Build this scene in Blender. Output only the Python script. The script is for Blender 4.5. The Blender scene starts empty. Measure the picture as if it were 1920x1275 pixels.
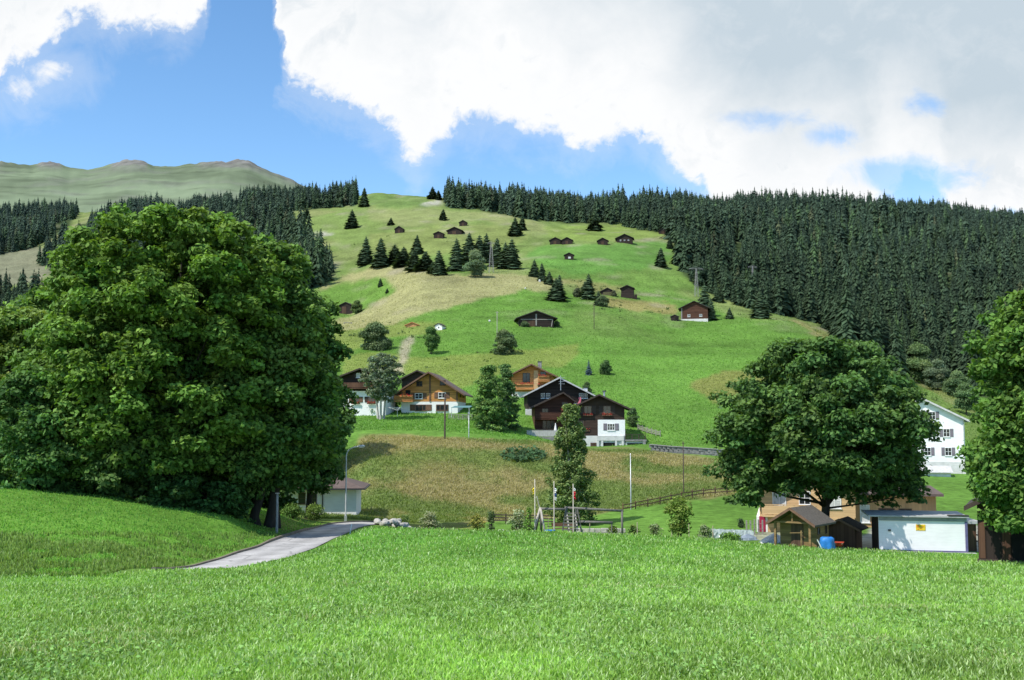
import bpy, math, random
import numpy as np
from mathutils import Vector

random.seed(7)
RNG = np.random.default_rng(11)
R = math.radians
SC = bpy.context.scene
COL = SC.collection

# ------------------------------------------------------------------ camera
F = 2027.0                       # focal length in photo pixels (1920 wide)
PITCH = math.atan(163.0 / F)     # eye level at photo row 800
CP, SP = math.cos(PITCH), math.sin(PITCH)


def ray(px, py):
    """pixel of the photo -> (x/y, z/y) of the world direction"""
    xc = (px - 960.0) / F
    yc = (637.5 - py) / F
    d = CP - yc * SP
    return xc / d, (SP + yc * CP) / d


def proj(x, y, z):
    """world point (numpy ok) -> pixel"""
    dep = y * CP + z * SP
    up = -y * SP + z * CP
    return 960.0 + F * x / dep, 637.5 - F * up / dep


cam = bpy.data.cameras.new("camera")
cam.sensor_width = 36.0
cam.lens = F * 36.0 / 1920.0
cam.clip_start = 0.3
cam.clip_end = 20000
camo = bpy.data.objects.new("camera", cam)
COL.objects.link(camo)
camo.rotation_euler = (math.pi / 2 + PITCH, 0, 0)
SC.camera = camo

# ------------------------------------------------------------------ numeric helpers


def pchip(xs, ys, xq):
    xs = np.asarray(xs, float); ys = np.asarray(ys, float)
    xq = np.clip(np.asarray(xq, float), xs[0], xs[-1])
    h = np.diff(xs); dl = np.diff(ys) / h
    m = np.zeros_like(ys)
    m[0], m[-1] = dl[0], dl[-1]
    for i in range(1, len(xs) - 1):
        if dl[i - 1] * dl[i] > 0:
            w1 = 2 * h[i] + h[i - 1]; w2 = h[i] + 2 * h[i - 1]
            m[i] = (w1 + w2) / (w1 / dl[i - 1] + w2 / dl[i])
    k = np.clip(np.searchsorted(xs, xq, side="right") - 1, 0, len(xs) - 2)
    t = (xq - xs[k]) / h[k]
    h00 = (1 + 2 * t) * (1 - t) ** 2; h10 = t * (1 - t) ** 2
    h01 = t * t * (3 - 2 * t); h11 = t * t * (t - 1)
    return h00 * ys[k] + h10 * h[k] * m[k] + h01 * ys[k + 1] + h11 * h[k] * m[k + 1]


_perm = np.random.default_rng(3).random((256, 256))


def vnoise(x, y):
    """smooth value noise in 0..1"""
    xi = np.floor(x).astype(int); yi = np.floor(y).astype(int)
    fx = x - xi; fy = y - yi
    fx = fx * fx * (3 - 2 * fx); fy = fy * fy * (3 - 2 * fy)
    a = _perm[xi & 255, yi & 255]; b = _perm[(xi + 1) & 255, yi & 255]
    c = _perm[xi & 255, (yi + 1) & 255]; d = _perm[(xi + 1) & 255, (yi + 1) & 255]
    return (a * (1 - fx) + b * fx) * (1 - fy) + (c * (1 - fx) + d * fx) * fy


def fbm(x, y, n=4):
    s = 0; a = 0.5
    for i in range(n):
        s = s + a * vnoise(x * 2 ** i + 17 * i, y * 2 ** i + 31 * i); a *= 0.5
    return s / (1 - 0.5 ** n)


def inpoly(poly, x, y):
    c = np.zeros(x.shape, bool)
    n = len(poly)
    for i in range(n):
        x0, y0 = poly[i]; x1, y1 = poly[(i + 1) % n]
        if y0 == y1: continue
        k = ((y0 > y) != (y1 > y)) & (x < (x1 - x0) * (y - y0) / (y1 - y0) + x0)
        c ^= k
    return c


# ------------------------------------------------------------------ terrain
# for each direction (photo column) the hillside is surveyed as (distance in m, sight line)
NEAR = [(5, None), (15, 1275), (20, 1190)]
COLS = {
    -900: [(35, 1110), (45, 1088), (55, 1010), (65, 945), (75, 905), (90, 885), (115, 860), (150, 840), (200, 790), (300, 720), (420, 650), (520, 600), (640, 545), (800, 490), (1000, 440), (1300, 395)],
    0: [(35, 1105), (45, 1080), (55, 1020), (65, 960), (75, 916), (90, 900), (115, 880), (150, 860), (200, 800), (300, 730), (420, 660), (520, 610), (640, 560), (800, 500), (1000, 445), (1300, 400)],
    200: [(35, 1102), (45, 1077), (55, 1030), (65, 975), (78, 930), (90, 915), (115, 890), (150, 865), (200, 800), (300, 730), (420, 650), (520, 600), (640, 550), (800, 480), (900, 440), (1100, 405), (1300, 400)],
    330: [(35, 1097), (45, 1071), (50, 1070), (56, 1058), (65, 1005), (78, 948), (90, 935), (115, 900), (150, 862), (200, 795), (300, 720), (420, 640), (520, 590), (640, 520), (800, 440), (900, 415), (1000, 402), (1300, 400)],
    420: [(35, 1093), (45, 1069), (54, 1063), (61, 1045), (67, 1026), (80, 955), (95, 942), (115, 915), (150, 855), (200, 795), (300, 715), (420, 632), (520, 575), (640, 500), (800, 428), (900, 400), (1000, 392), (1300, 402)],
    500: [(35, 1090), (50, 1058), (57, 1051), (63, 1039), (70, 1024), (80, 996), (90, 962), (115, 946), (135, 928), (160, 830), (200, 795), (300, 710), (420, 630), (520, 562), (640, 492), (720, 456), (800, 420), (900, 388), (1000, 380), (1300, 400)],
    600: [(35, 1088), (50, 1052), (60, 1037), (66, 1030), (78, 1010), (92, 991), (100, 980), (115, 968), (130, 950), (160, 826), (200, 782), (260, 700), (333, 640), (420, 607), (470, 583), (520, 546), (580, 500), (640, 466), (720, 430), (800, 403), (900, 386), (1000, 379), (1300, 400)],
    650: [(35, 1087), (50, 1050), (65, 1020), (75, 1007), (80, 1004), (97, 985), (105, 977), (120, 965), (130, 955), (160, 819), (200, 776), (260, 695), (333, 630), (420, 604), (470, 588), (520, 546), (580, 500), (640, 461), (720, 426), (800, 397), (900, 379), (1000, 371), (1300, 395)],
    700: [(35, 1086), (50, 1048), (65, 1013), (75, 992), (84, 990), (97, 985), (110, 976), (122, 968), (160, 816), (200, 775), (260, 695), (333, 632), (420, 592), (500, 541), (560, 496), (640, 450), (720, 420), (800, 395), (900, 370), (950, 363), (1100, 372), (1300, 390)],
    800: [(35, 1086), (50, 1047), (65, 1010), (76, 993), (85, 996), (100, 997), (115, 986), (127, 968), (160, 818), (200, 775), (260, 695), (333, 621), (390, 570), (450, 521), (500, 509), (560, 485), (640, 442), (720, 412), (800, 390), (900, 368), (1100, 385), (1300, 400)],
    960: [(35, 1088), (50, 1047), (65, 1011), (76, 996), (86, 1001), (100, 1001), (115, 988), (130, 966), (160, 829), (180, 810), (200, 774), (260, 690), (333, 613), (380, 570), (420, 541), (450, 523), (500, 501), (560, 475), (640, 440), (720, 415), (800, 398), (900, 386), (1100, 400), (1300, 410)],
    1100: [(35, 1090), (50, 1049), (65, 1015), (76, 1001), (86, 1006), (103, 1003), (115, 988), (132, 960), (163, 848), (180, 838), (200, 785), (260, 695), (333, 621), (380, 577), (420, 551), (460, 530), (500, 501), (560, 466), (640, 441), (720, 425), (800, 410), (900, 396), (1100, 412), (1300, 420)],
    1300: [(35, 1092), (50, 1052), (65, 1022), (76, 1009), (86, 1014), (100, 1009), (115, 985), (135, 937), (165, 862), (175, 838), (200, 797), (260, 702), (333, 641), (380, 601), (420, 576), (460, 556), (500, 526), (560, 491), (640, 455), (720, 430), (800, 411), (900, 394), (1100, 410), (1300, 420)],
    1450: [(35, 1094), (50, 1056), (65, 1034), (76, 1023), (85, 1027), (100, 1008), (115, 985), (135, 937), (165, 868), (200, 802), (260, 703), (333, 634), (380, 605), (430, 591), (500, 556), (560, 521), (640, 480), (720, 445), (800, 419), (900, 395), (1100, 410), (1300, 420)],
    1600: [(35, 1096), (50, 1059), (65, 1042), (76, 1031), (85, 1027), (100, 999), (115, 971), (135, 930), (165, 880), (200, 812), (260, 707), (300, 669), (333, 651), (370, 650), (420, 640), (470, 612), (520, 577), (580, 542), (640, 506), (720, 465), (800, 431), (900, 397), (1100, 410), (1300, 420)],
    1760: [(35, 1098), (50, 1063), (65, 1049), (76, 1039), (85, 1026), (98, 1004), (115, 975), (130, 945), (165, 890), (180, 870), (200, 835), (230, 785), (265, 741), (300, 740), (350, 735), (400, 706), (500, 636), (640, 541), (720, 491), (800, 455), (900, 416), (1000, 412), (1300, 422)],
    1920: [(35, 1100), (50, 1066), (58, 1056), (65, 1052), (76, 1044), (90, 1022), (110, 985), (130, 950), (165, 890), (200, 846), (230, 811), (300, 760), (400, 691), (500, 611), (640, 521), (800, 462), (900, 440), (1000, 428), (1300, 425)],
    2900: [(35, 1110), (50, 1080), (65, 1060), (76, 1048), (90, 1022), (130, 950), (165, 890), (200, 846), (230, 811), (300, 760), (400, 691), (500, 611), (640, 521), (800, 462), (900, 440), (1000, 428), (1300, 425)],
}
NR, NC = 860, 1150
DMIN, DMAX = 4.0, 1300.0
ROWS = np.exp(np.linspace(math.log(DMIN), math.log(DMAX), NR))
UMAX = 0.95
UCOL = np.linspace(-UMAX, UMAX, NC)


def _profile(px, pts):
    ds, zs = [DMIN], [-3.25]
    for d, y in NEAR + pts:
        if y is None: continue
        ds.append(d); zs.append(ray(px, y)[1] * d)
    return np.array(ds), np.array(zs)


_pxs = sorted(COLS)
_us = np.array([(p - 960.0) / F for p in _pxs])
_zc = np.array([pchip(*_profile(p, COLS[p]), ROWS) for p in _pxs])     # columns x rows
ZG = np.array([pchip(_us, _zc[:, r], UCOL) for r in range(NR)])        # rows x columns
XG = ROWS[:, None] * UCOL[None, :]
YG = np.repeat(ROWS[:, None], NC, 1)
# gentle natural unevenness, growing with distance
amp_n = np.interp(ROWS, [4, 40, 90, 130, 170, 260, 400, 700, 1300], [.05, .10, .10, .25, .12, .5, 1.2, 2.6, 5.0])[:, None]
wl_n = 7.0
ZG = ZG + amp_n * 0.6 * (fbm(XG / 9.0 + 50, YG / 9.0 + 50, 3) - 0.5)
far_w = np.clip((ROWS - 210) / 160, 0, 1)[:, None]
ZG = ZG + far_w * amp_n * 1.6 * (fbm(XG / 46.0 + 9, YG / 46.0 + 3, 4) - 0.5)


def ground(x, y):
    y = np.clip(y, DMIN, DMAX * 0.9999)
    u = np.clip(x / y, -UMAX * .9999, UMAX * .9999)
    fr = (np.log(y) - math.log(DMIN)) / (math.log(DMAX) - math.log(DMIN)) * (NR - 1)
    fc = (u + UMAX) / (2 * UMAX) * (NC - 1)
    r = np.floor(fr).astype(int); c = np.floor(fc).astype(int)
    a = fr - r; b = fc - c
    return (ZG[r, c] * (1 - a) + ZG[r + 1, c] * a) * (1 - b) + (ZG[r, c + 1] * (1 - a) + ZG[r + 1, c + 1] * a) * b


def gz(x, y):
    return float(ground(np.array(float(x)), np.array(float(y))))


def at(px, D):
    """ground point in the direction of a photo column at distance D"""
    x = (px - 960.0) / F * D
    z = gz(x, D)
    for _ in range(4):
        dep = D * CP + z * SP
        x = (px - 960.0) / F * dep
        z = gz(x, D)
    return Vector((x, D, z))


_hd = np.exp(np.linspace(math.log(12), math.log(1295), 4000))


def hit(px, py, dmin=12.0):
    """first ground point on a sight line"""
    u, v = ray(px, py)
    g = ground(u * _hd, _hd)
    k = np.nonzero((v * _hd <= g) & (_hd > dmin))[0]
    i = k[0] if len(k) else len(_hd) - 1
    d = _hd[i]
    return Vector((u * d, d, gz(u * d, d)))


# ------------------------------------------------------------------ materials
MATS = {}


def nt_new(name):
    m = bpy.data.materials.new(name); m.use_nodes = True
    nt = m.node_tree
    b = nt.nodes["Principled BSDF"]
    return m, nt, b


def N(nt, t, **kw):
    n = nt.nodes.new(t)
    for k, v in kw.items():
        if k in n.inputs and not hasattr(n, k): n.inputs[k].default_value = v
        else: setattr(n, k, v)
    return n


def mat(name, col, rough=0.8, var=0.25, scale=3.0, stretch=(1, 1, 1), bump=0.0, spec=0.3, metal=0.0, streak=0.0):
    """plain surface with uneven, weathered tone"""
    if name in MATS: return MATS[name]
    m, nt, b = nt_new(name)
    tc = N(nt, "ShaderNodeTexCoord")
    mp = N(nt, "ShaderNodeMapping"); mp.inputs["Scale"].default_value = stretch
    nt.links.new(tc.outputs["Object"], mp.inputs["Vector"])
    n1 = N(nt, "ShaderNodeTexNoise"); n1.inputs["Scale"].default_value = scale; n1.inputs["Detail"].default_value = 6
    nt.links.new(mp.outputs[0], n1.inputs["Vector"])
    rp = N(nt, "ShaderNodeValToRGB")
    rp.color_ramp.elements[0].position = .3; rp.color_ramp.elements[1].position = .7
    lo = tuple(c * (1 - var) for c in col); hi = tuple(min(1, c * (1 + var)) for c in col)
    rp.color_ramp.elements[0].color = (*lo, 1); rp.color_ramp.elements[1].color = (*hi, 1)
    nt.links.new(n1.outputs["Fac"], rp.inputs["Fac"])
    out = rp.outputs[0]
    if streak:
        n2 = N(nt, "ShaderNodeTexNoise"); n2.inputs["Scale"].default_value = 1.0; n2.inputs["Detail"].default_value = 3
        mp2 = N(nt, "ShaderNodeMapping"); mp2.inputs["Scale"].default_value = (1.2, 1.2, 7)
        nt.links.new(tc.outputs["Object"], mp2.inputs["Vector"]); nt.links.new(mp2.outputs[0], n2.inputs["Vector"])
        r2 = N(nt, "ShaderNodeValToRGB")
        r2.color_ramp.elements[0].position = .35; r2.color_ramp.elements[1].position = .6
        g = 1 - streak
        r2.color_ramp.elements[0].color = (g, g, g, 1); r2.color_ramp.elements[1].color = (1, 1, 1, 1)
        nt.links.new(n2.outputs["Fac"], r2.inputs["Fac"])
        mx = N(nt, "ShaderNodeMix", data_type="RGBA", blend_type="MULTIPLY"); mx.inputs[0].default_value = 1
        nt.links.new(out, mx.inputs[6]); nt.links.new(r2.outputs[0], mx.inputs[7])
        out = mx.outputs[2]
    nt.links.new(out, b.inputs["Base Color"])
    b.inputs["Roughness"].default_value = rough
    b.inputs["Specular IOR Level"].default_value = spec
    b.inputs["Metallic"].default_value = metal
    if bump:
        bp = N(nt, "ShaderNodeBump"); bp.inputs["Strength"].default_value = bump; bp.inputs["Distance"].default_value = .05
        nt.links.new(n1.outputs["Fac"], bp.inputs["Height"]); nt.links.new(bp.outputs[0], b.inputs["Normal"])
    MATS[name] = m
    return m


def planks(name, col, rough=0.85, vertical=False, board=0.22, var=0.35, dark=0.45):
    """timber boards / logs: rows of boards with dark joints and weathering"""
    if name in MATS: return MATS[name]
    m, nt, b = nt_new(name)
    L = nt.links.new
    tc = N(nt, "ShaderNodeTexCoord")
    sp = N(nt, "ShaderNodeSeparateXYZ"); L(tc.outputs["Object"], sp.inputs[0])
    if vertical:
        ad = N(nt, "ShaderNodeMath", operation="ADD"); L(sp.outputs["X"], ad.inputs[0]); L(sp.outputs["Y"], ad.inputs[1]); src = ad.outputs[0]
    else:
        src = sp.outputs["Z"]
    dv = N(nt, "ShaderNodeMath", operation="DIVIDE"); L(src, dv.inputs[0]); dv.inputs[1].default_value = board
    fr = N(nt, "ShaderNodeMath", operation="FRACT"); L(dv.outputs[0], fr.inputs[0])
    fl = N(nt, "ShaderNodeMath", operation="FLOOR"); L(dv.outputs[0], fl.inputs[0])
    wn = N(nt, "ShaderNodeTexWhiteNoise", noise_dimensions="1D"); L(fl.outputs[0], wn.inputs["W"])
    jr = N(nt, "ShaderNodeValToRGB")
    jr.color_ramp.elements[0].position = .0; jr.color_ramp.elements[1].position = .14
    jr.color_ramp.elements[0].color = (dark, dark, dark, 1); jr.color_ramp.elements[1].color = (1, 1, 1, 1)
    L(fr.outputs[0], jr.inputs["Fac"])
    n1 = N(nt, "ShaderNodeTexNoise"); n1.inputs["Scale"].default_value = .9; n1.inputs["Detail"].default_value = 7
    mp = N(nt, "ShaderNodeMapping"); mp.inputs["Scale"].default_value = (1, 1, .35) if vertical else (.5, .5, 2.5)
    L(tc.outputs["Object"], mp.inputs["Vector"]); L(mp.outputs[0], n1.inputs["Vector"])
    mix = N(nt, "ShaderNodeMath", operation="MULTIPLY_ADD"); L(wn.outputs["Value"], mix.inputs[0]); mix.inputs[1].default_value = .4
    L(n1.outputs["Fac"], mix.inputs[2])
    rp = N(nt, "ShaderNodeValToRGB")
    rp.color_ramp.elements[0].position = .35; rp.color_ramp.elements[1].position = 1.0
    rp.color_ramp.elements[0].color = (*[c * (1 - var) for c in col], 1)
    rp.color_ramp.elements[1].color = (*[min(1, c * (1 + var)) for c in col], 1)
    L(mix.outputs[0], rp.inputs["Fac"])
    mx = N(nt, "ShaderNodeMix", data_type="RGBA", blend_type="MULTIPLY"); mx.inputs[0].default_value = 1
    L(rp.outputs[0], mx.inputs[6]); L(jr.outputs[0], mx.inputs[7])
    L(mx.outputs[2], b.inputs["Base Color"])
    b.inputs["Roughness"].default_value = rough; b.inputs["Specular IOR Level"].default_value = .2
    bp = N(nt, "ShaderNodeBump"); bp.inputs["Strength"].default_value = .4; bp.inputs["Distance"].default_value = .02
    L(jr.outputs[0], bp.inputs["Height"]); L(bp.outputs[0], b.inputs["Normal"])
    MATS[name] = m
    return m


def leafmat(name, trans=0.25, rough=0.55, spec=0.25):
    if name in MATS: return MATS[name]
    m, nt, b = nt_new(name)
    L = nt.links.new
    at_ = N(nt, "ShaderNodeAttribute", attribute_name="Col")
    L(at_.outputs["Color"], b.inputs["Base Color"])
    b.inputs["Roughness"].default_value = rough; b.inputs["Specular IOR Level"].default_value = spec
    tr = N(nt, "ShaderNodeBsdfTranslucent")
    mu = N(nt, "ShaderNodeMix", data_type="RGBA", blend_type="MULTIPLY"); mu.inputs[0].default_value = 1
    L(at_.outputs["Color"], mu.inputs[6]); mu.inputs[7].default_value = (1.5, 1.6, .6, 1)
    L(mu.outputs[2], tr.inputs["Color"])
    ms = N(nt, "ShaderNodeMixShader"); ms.inputs[0].default_value = trans
    L(b.outputs[0], ms.inputs[1]); L(tr.outputs[0], ms.inputs[2])
    L(ms.outputs[0], nt.nodes["Material Output"].inputs["Surface"])
    MATS[name] = m
    return m


LEAF = leafmat("leaf_surface", 0.24, .6, .10)
NEEDLE = leafmat("needle_surface", 0.06, .8, .08)
GRASS = leafmat("grass_blade_surface", 0.30, .5, .3)

# ------------------------------------------------------------------ objects


def tag(o, label=None, cat=None, group=None, kind=None):
    if label: o["label"] = label
    if cat: o["category"] = cat
    if group: o["group"] = group
    if kind: o["kind"] = kind
    return o


def empty(name, loc, rz=0.0, label=None, cat=None, group=None):
    o = bpy.data.objects.new(name, None)
    o.empty_display_size = .5
    COL.objects.link(o)
    o.location = loc; o.rotation_euler = (0, 0, rz)
    return tag(o, label, cat, group)


def npmesh(name, V, Q, col=None, smooth=False):
    """mesh from numpy arrays; Q is (n,3) or (n,4)"""
    V = np.ascontiguousarray(V, np.float32); Q = np.ascontiguousarray(Q, np.int32)
    k = Q.shape[1]
    me = bpy.data.meshes.new(name)
    me.vertices.add(len(V)); me.vertices.foreach_set("co", V.ravel())
    me.loops.add(Q.size); me.loops.foreach_set("vertex_index", Q.ravel())
    me.polygons.add(len(Q))
    me.polygons.foreach_set("loop_start", np.arange(0, Q.size, k, dtype=np.int32))
    me.polygons.foreach_set("loop_total", np.full(len(Q), k, np.int32))
    me.update(calc_edges=True)
    if smooth:
        me.polygons.foreach_set("use_smooth", np.ones(len(Q), bool))
    if col is not None:
        a = me.color_attributes.new("Col", "FLOAT_COLOR", "POINT")
        c = np.ones((len(V), 4), np.float32); c[:, :3] = col
        a.data.foreach_set("color", c.ravel())
    return me


def link(name, me, m, parent=None, loc=None):
    if m is not None and len(me.materials) == 0: me.materials.append(m)
    o = bpy.data.objects.new(name, me)
    COL.objects.link(o)
    if parent is not None: o.parent = parent
    if loc is not None: o.location = loc
    return o


class MB:
    """collects simple solids and links them as one mesh"""
    def __init__(s): s.v = []; s.f = []

    def add(s, vs, fs):
        b = len(s.v); s.v += [tuple(p) for p in vs]; s.f += [tuple(b + i for i in f) for f in fs]; return s

    def box(s, x0, x1, y0, y1, z0, z1):
        return s.add([(x0, y0, z0), (x1, y0, z0), (x1, y1, z0), (x0, y1, z0), (x0, y0, z1), (x1, y0, z1), (x1, y1, z1), (x0, y1, z1)],
                     [(0, 3, 2, 1), (4, 5, 6, 7), (0, 1, 5, 4), (1, 2, 6, 5), (2, 3, 7, 6), (3, 0, 4, 7)])

    def hexa(s, p):
        return s.add(p, [(0, 3, 2, 1), (4, 5, 6, 7), (0, 1, 5, 4), (1, 2, 6, 5), (2, 3, 7, 6), (3, 0, 4, 7)])

    def bar(s, a, b, w, h=None):
        """square bar between two points"""
        a = Vector(a); b = Vector(b); d = (b - a)
        if d.length < 1e-6: return s
        d.normalize()
        r = Vector((0, 0, 1)) if abs(d.z) < .9 else Vector((1, 0, 0))
        t = d.cross(r).normalized() * (w / 2); n = d.cross(t).normalized() * ((h or w) / 2)
        return s.hexa([a - t - n, a + t - n, a + t + n, a - t + n, b - t - n, b + t - n, b + t + n, b - t + n])

    def tube(s, pts, rad, n=8):
        """swept round tube with varying radius"""
        pts = [Vector(p) for p in pts]
        if not isinstance(rad, (list, tuple)): rad = [rad] * len(pts)
        base = len(s.v); prev = None
        for i, p in enumerate(pts):
            d = (pts[min(i + 1, len(pts) - 1)] - pts[max(i - 1, 0)]).normalized()
            if prev is None:
                r = Vector((0, 0, 1)) if abs(d.z) < .9 else Vector((1, 0, 0))
                t = d.cross(r).normalized()
            else:
                t = (prev - d * prev.dot(d)).normalized()
            prev = t; bn = d.cross(t)
            for k in range(n):
                a = 2 * math.pi * k / n
                s.v.append(tuple(p + (t * math.cos(a) + bn * math.sin(a)) * rad[i]))
        for i in range(len(pts) - 1):
            for k in range(n):
                k2 = (k + 1) % n
                s.f.append((base + i * n + k, base + i * n + k2, base + (i + 1) * n + k2, base + (i + 1) * n + k))
        s.f.append(tuple(base + k for k in reversed(range(n))))
        s.f.append(tuple(base + (len(pts) - 1) * n + k for k in range(n)))
        return s

    def build(s, name, m, parent=None, loc=None, smooth=False):
        me = bpy.data.meshes.new(name)
        me.from_pydata(s.v, [], s.f); me.update()
        if smooth:
            me.polygons.foreach_set("use_smooth", np.ones(len(me.polygons), bool))
        return link(name, me, m, parent, loc)
# ------------------------------------------------------------------ sun and sky
SUN_EL = R(52)
SUN_AZ = math.atan2(-0.80, -0.60)          # left of and slightly behind the viewer
sdir = Vector((math.sin(SUN_AZ) * math.cos(SUN_EL), math.cos(SUN_AZ) * math.cos(SUN_EL), math.sin(SUN_EL)))
sl = bpy.data.lights.new("sun", "SUN"); sl.energy = 5.0; sl.angle = R(.53); sl.color = (1.0, .95, .87)
so = bpy.data.objects.new("sun", sl); COL.objects.link(so)
so.rotation_euler = sdir.to_track_quat("Z", "Y").to_euler()
so.location = (0, 0, 300)


def make_world():
    w = bpy.data.worlds.new("World"); SC.world = w; w.use_nodes = True
    nt = w.node_tree; L = nt.links.new
    bg = nt.nodes["Background"]; bg.inputs["Strength"].default_value = SKY_STRENGTH
    sky = N(nt, "ShaderNodeTexSky", sky_type="NISHITA"); sky.sun_disc = False
    sky.sun_elevation = SUN_EL; sky.sun_rotation = SUN_AZ; sky.altitude = 1400; sky.dust_density = .3; sky.ozone_density = 2.0

    def M(op, a, b=None, c=None, clamp=False):
        n = nt.nodes.new("ShaderNodeMath"); n.operation = op; n.use_clamp = clamp
        for i, v in enumerate((a, b, c)):
            if v is None: continue
            if isinstance(v, (int, float)): n.inputs[i].default_value = v
            else: L(v, n.inputs[i])
        return n.outputs[0]

    def ramp(x, lo, hi):
        n = nt.nodes.new("ShaderNodeMapRange"); n.interpolation_type = "SMOOTHSTEP"
        L(x, n.inputs[0]); n.inputs[1].default_value = lo; n.inputs[2].default_value = hi
        return n.outputs[0]
    tc = N(nt, "ShaderNodeTexCoord")
    sp = N(nt, "ShaderNodeSeparateXYZ"); L(tc.outputs["Generated"], sp.inputs[0])
    yy = M("MAXIMUM", sp.outputs["Y"], .06)
    u = M("DIVIDE", sp.outputs["X"], yy); v = M("DIVIDE", sp.outputs["Z"], yy)
    # bearing and height of the sky point, in thousandths of the view distance
    px = M("MULTIPLY_ADD", u, F, 960.0)
    py = M("MULTIPLY_ADD", v, -F * 1.02, 805.0)
    cb = N(nt, "ShaderNodeCombineXYZ"); L(u, cb.inputs[0]); L(v, cb.inputs[1])

    def noise(scale, detail, rough=.55, dist=0.0, off=0.0):
        n = N(nt, "ShaderNodeTexNoise"); n.inputs["Scale"].default_value = scale; n.inputs["Detail"].default_value = detail
        n.inputs["Roughness"].default_value = rough; n.inputs["Distortion"].default_value = dist
        mp = N(nt, "ShaderNodeMapping"); mp.inputs["Location"].default_value = (off, off * .7, off * .3)
        L(cb.outputs[0], mp.inputs["Vector"]); L(mp.outputs[0], n.inputs["Vector"])
        return n.outputs["Fac"]
    nA = M("SUBTRACT", noise(7, 3, .5, .3, 3.1), .5)
    nB = M("SUBTRACT", noise(26, 7, .6, .6, 8.2), .5)
    nC = M("SUBTRACT", noise(16, 6, .62, 1.0, 1.7), .5)
    nD = M("SUBTRACT", noise(90, 6, .6, .4, 5.5), .5)
    pxw = M("ADD", px, M("ADD", M("MULTIPLY", nA, 70), M("MULTIPLY", nC, 60)))

    def curve(pts):
        """cloud base height as a function of bearing"""
        n = N(nt, "ShaderNodeFloatCurve")
        c = n.mapping.curves[0]
        n.mapping.use_clip = False
        P = [((x + 400) / 2800.0, (y + 500) / 1100.0) for x, y in pts]
        c.points[0].location = P[0]; c.points[1].location = P[-1]
        for p in P[1:-1]: c.points.new(*p)
        for p in c.points: p.handle_type = "VECTOR"
        n.mapping.update()
        t = M("DIVIDE", M("ADD", pxw, 400.0), 2800.0, clamp=True)
        L(t, n.inputs["Value"])
        return M("SUBTRACT", M("MULTIPLY", n.outputs[0], 1100.0), 500.0)
    big = curve([(-400, -450), (478, -450), (505, 20), (522, 118), (560, 150), (640, 178), (690, 216), (735, 245), (762, 292), (785, 300), (815, 262), (860, 226), (925, 214), (985, 226),
                 (1045, 246), (1085, 282), (1125, 262), (1180, 240), (1235, 246), (1285, 290), (1312, 330), (1350, 380), (1420, 430), (1640, 430), (1672, 345), (1720, 322), (1775, 330), (1800, 400), (2400, 440)])
    left = curve([(-400, 170), (-60, 170), (0, 95), (60, 75), (105, 20), (150, 12), (200, 32), (270, 30), (330, 34), (372, -10), (400, -450), (2400, -450)])
    wob = M("ADD", M("MULTIPLY", nA, 60), M("ADD", M("MULTIPLY", nB, 105), M("MULTIPLY", nD, 45)))
    d1 = M("ADD", M("SUBTRACT", big, py), wob)
    d2 = M("ADD", M("SUBTRACT", left, py), wob)

    def puff(cx, cy, rx, ry):
        a = M("DIVIDE", M("SUBTRACT", px, cx), rx); b = M("DIVIDE", M("SUBTRACT", py, cy), ry)
        r = M("SQRT", M("ADD", M("MULTIPLY", a, a), M("MULTIPLY", b, b)))
        return M("ADD", M("MULTIPLY", M("SUBTRACT", 1.0, r), min(rx, ry)), M("MULTIPLY", M("ADD", nB, nC), 60))
    d2 = M("MAXIMUM", d2, puff(72, 116, 30, 20))
    d2 = M("MAXIMUM", d2, puff(8, 150, 32, 26))
    # breaks in the big cloud
    hole = M("MAXIMUM", M("MAXIMUM", puff(1572, 240, 46, 22), puff(1742, 176, 26, 14)), M("MAXIMUM", puff(1715, 318, 95, 34), puff(1480, 205, 40, 10)))
    hole = M("MULTIPLY", ramp(hole, -18, 20), .72)
    d = M("MAXIMUM", d1, d2)
    front = ramp(sp.outputs["Y"], .05, .2)
    dens = M("MULTIPLY", ramp(M("ADD", d, M("MULTIPLY", nD, 30)), -16, 34), front)
    thin = M("MULTIPLY", ramp(M("ADD", M("MULTIPLY", nC, 90), M("SUBTRACT", d, 0)), -75, 10), .22)
    dens = M("MAXIMUM", dens, M("MULTIPLY", thin, front))
    dens = M("MULTIPLY", dens, M("SUBTRACT", 1.0, hole))
    # bright edges, soft blue-grey undersides deep inside the cloud
    nL = M("SUBTRACT", noise(4.2, 4, .55, .5, 12.4), .5)
    deep = ramp(M("ADD", d, M("ADD", M("MULTIPLY", nL, 420), M("MULTIPLY", nC, 190))), 40, 330)
    rt = ramp(px, 820, 1500)
    low = ramp(py, 400, 190)
    grey = M("MULTIPLY", M("MULTIPLY", deep, M("MULTIPLY_ADD", rt, .72, .28)), M("MULTIPLY_ADD", low, .72, .28))
    fine = M("MULTIPLY", M("ADD", M("MULTIPLY", nB, .8), M("MULTIPLY", nC, .9)), ramp(d, 20, 160))
    grey = M("ADD", grey, M("MULTIPLY", fine, -.85), clamp=True)
    soft = M("MULTIPLY", ramp(M("ADD", nL, M("ADD", M("MULTIPLY", nC, .9), M("MULTIPLY", nB, .5))), -.02, .22), M("MULTIPLY", ramp(d, 10, 120), .42))
    grey = M("MAXIMUM", grey, soft)
    cm = N(nt, "ShaderNodeMix", data_type="RGBA")
    k = 1.0 / SKY_STRENGTH
    cm.inputs[6].default_value = (.99 * k, 1.0 * k, 1.01 * k, 1)
    cm.inputs[7].default_value = (.57 * k, .67 * k, .75 * k, 1)
    L(grey, cm.inputs[0])
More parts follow.
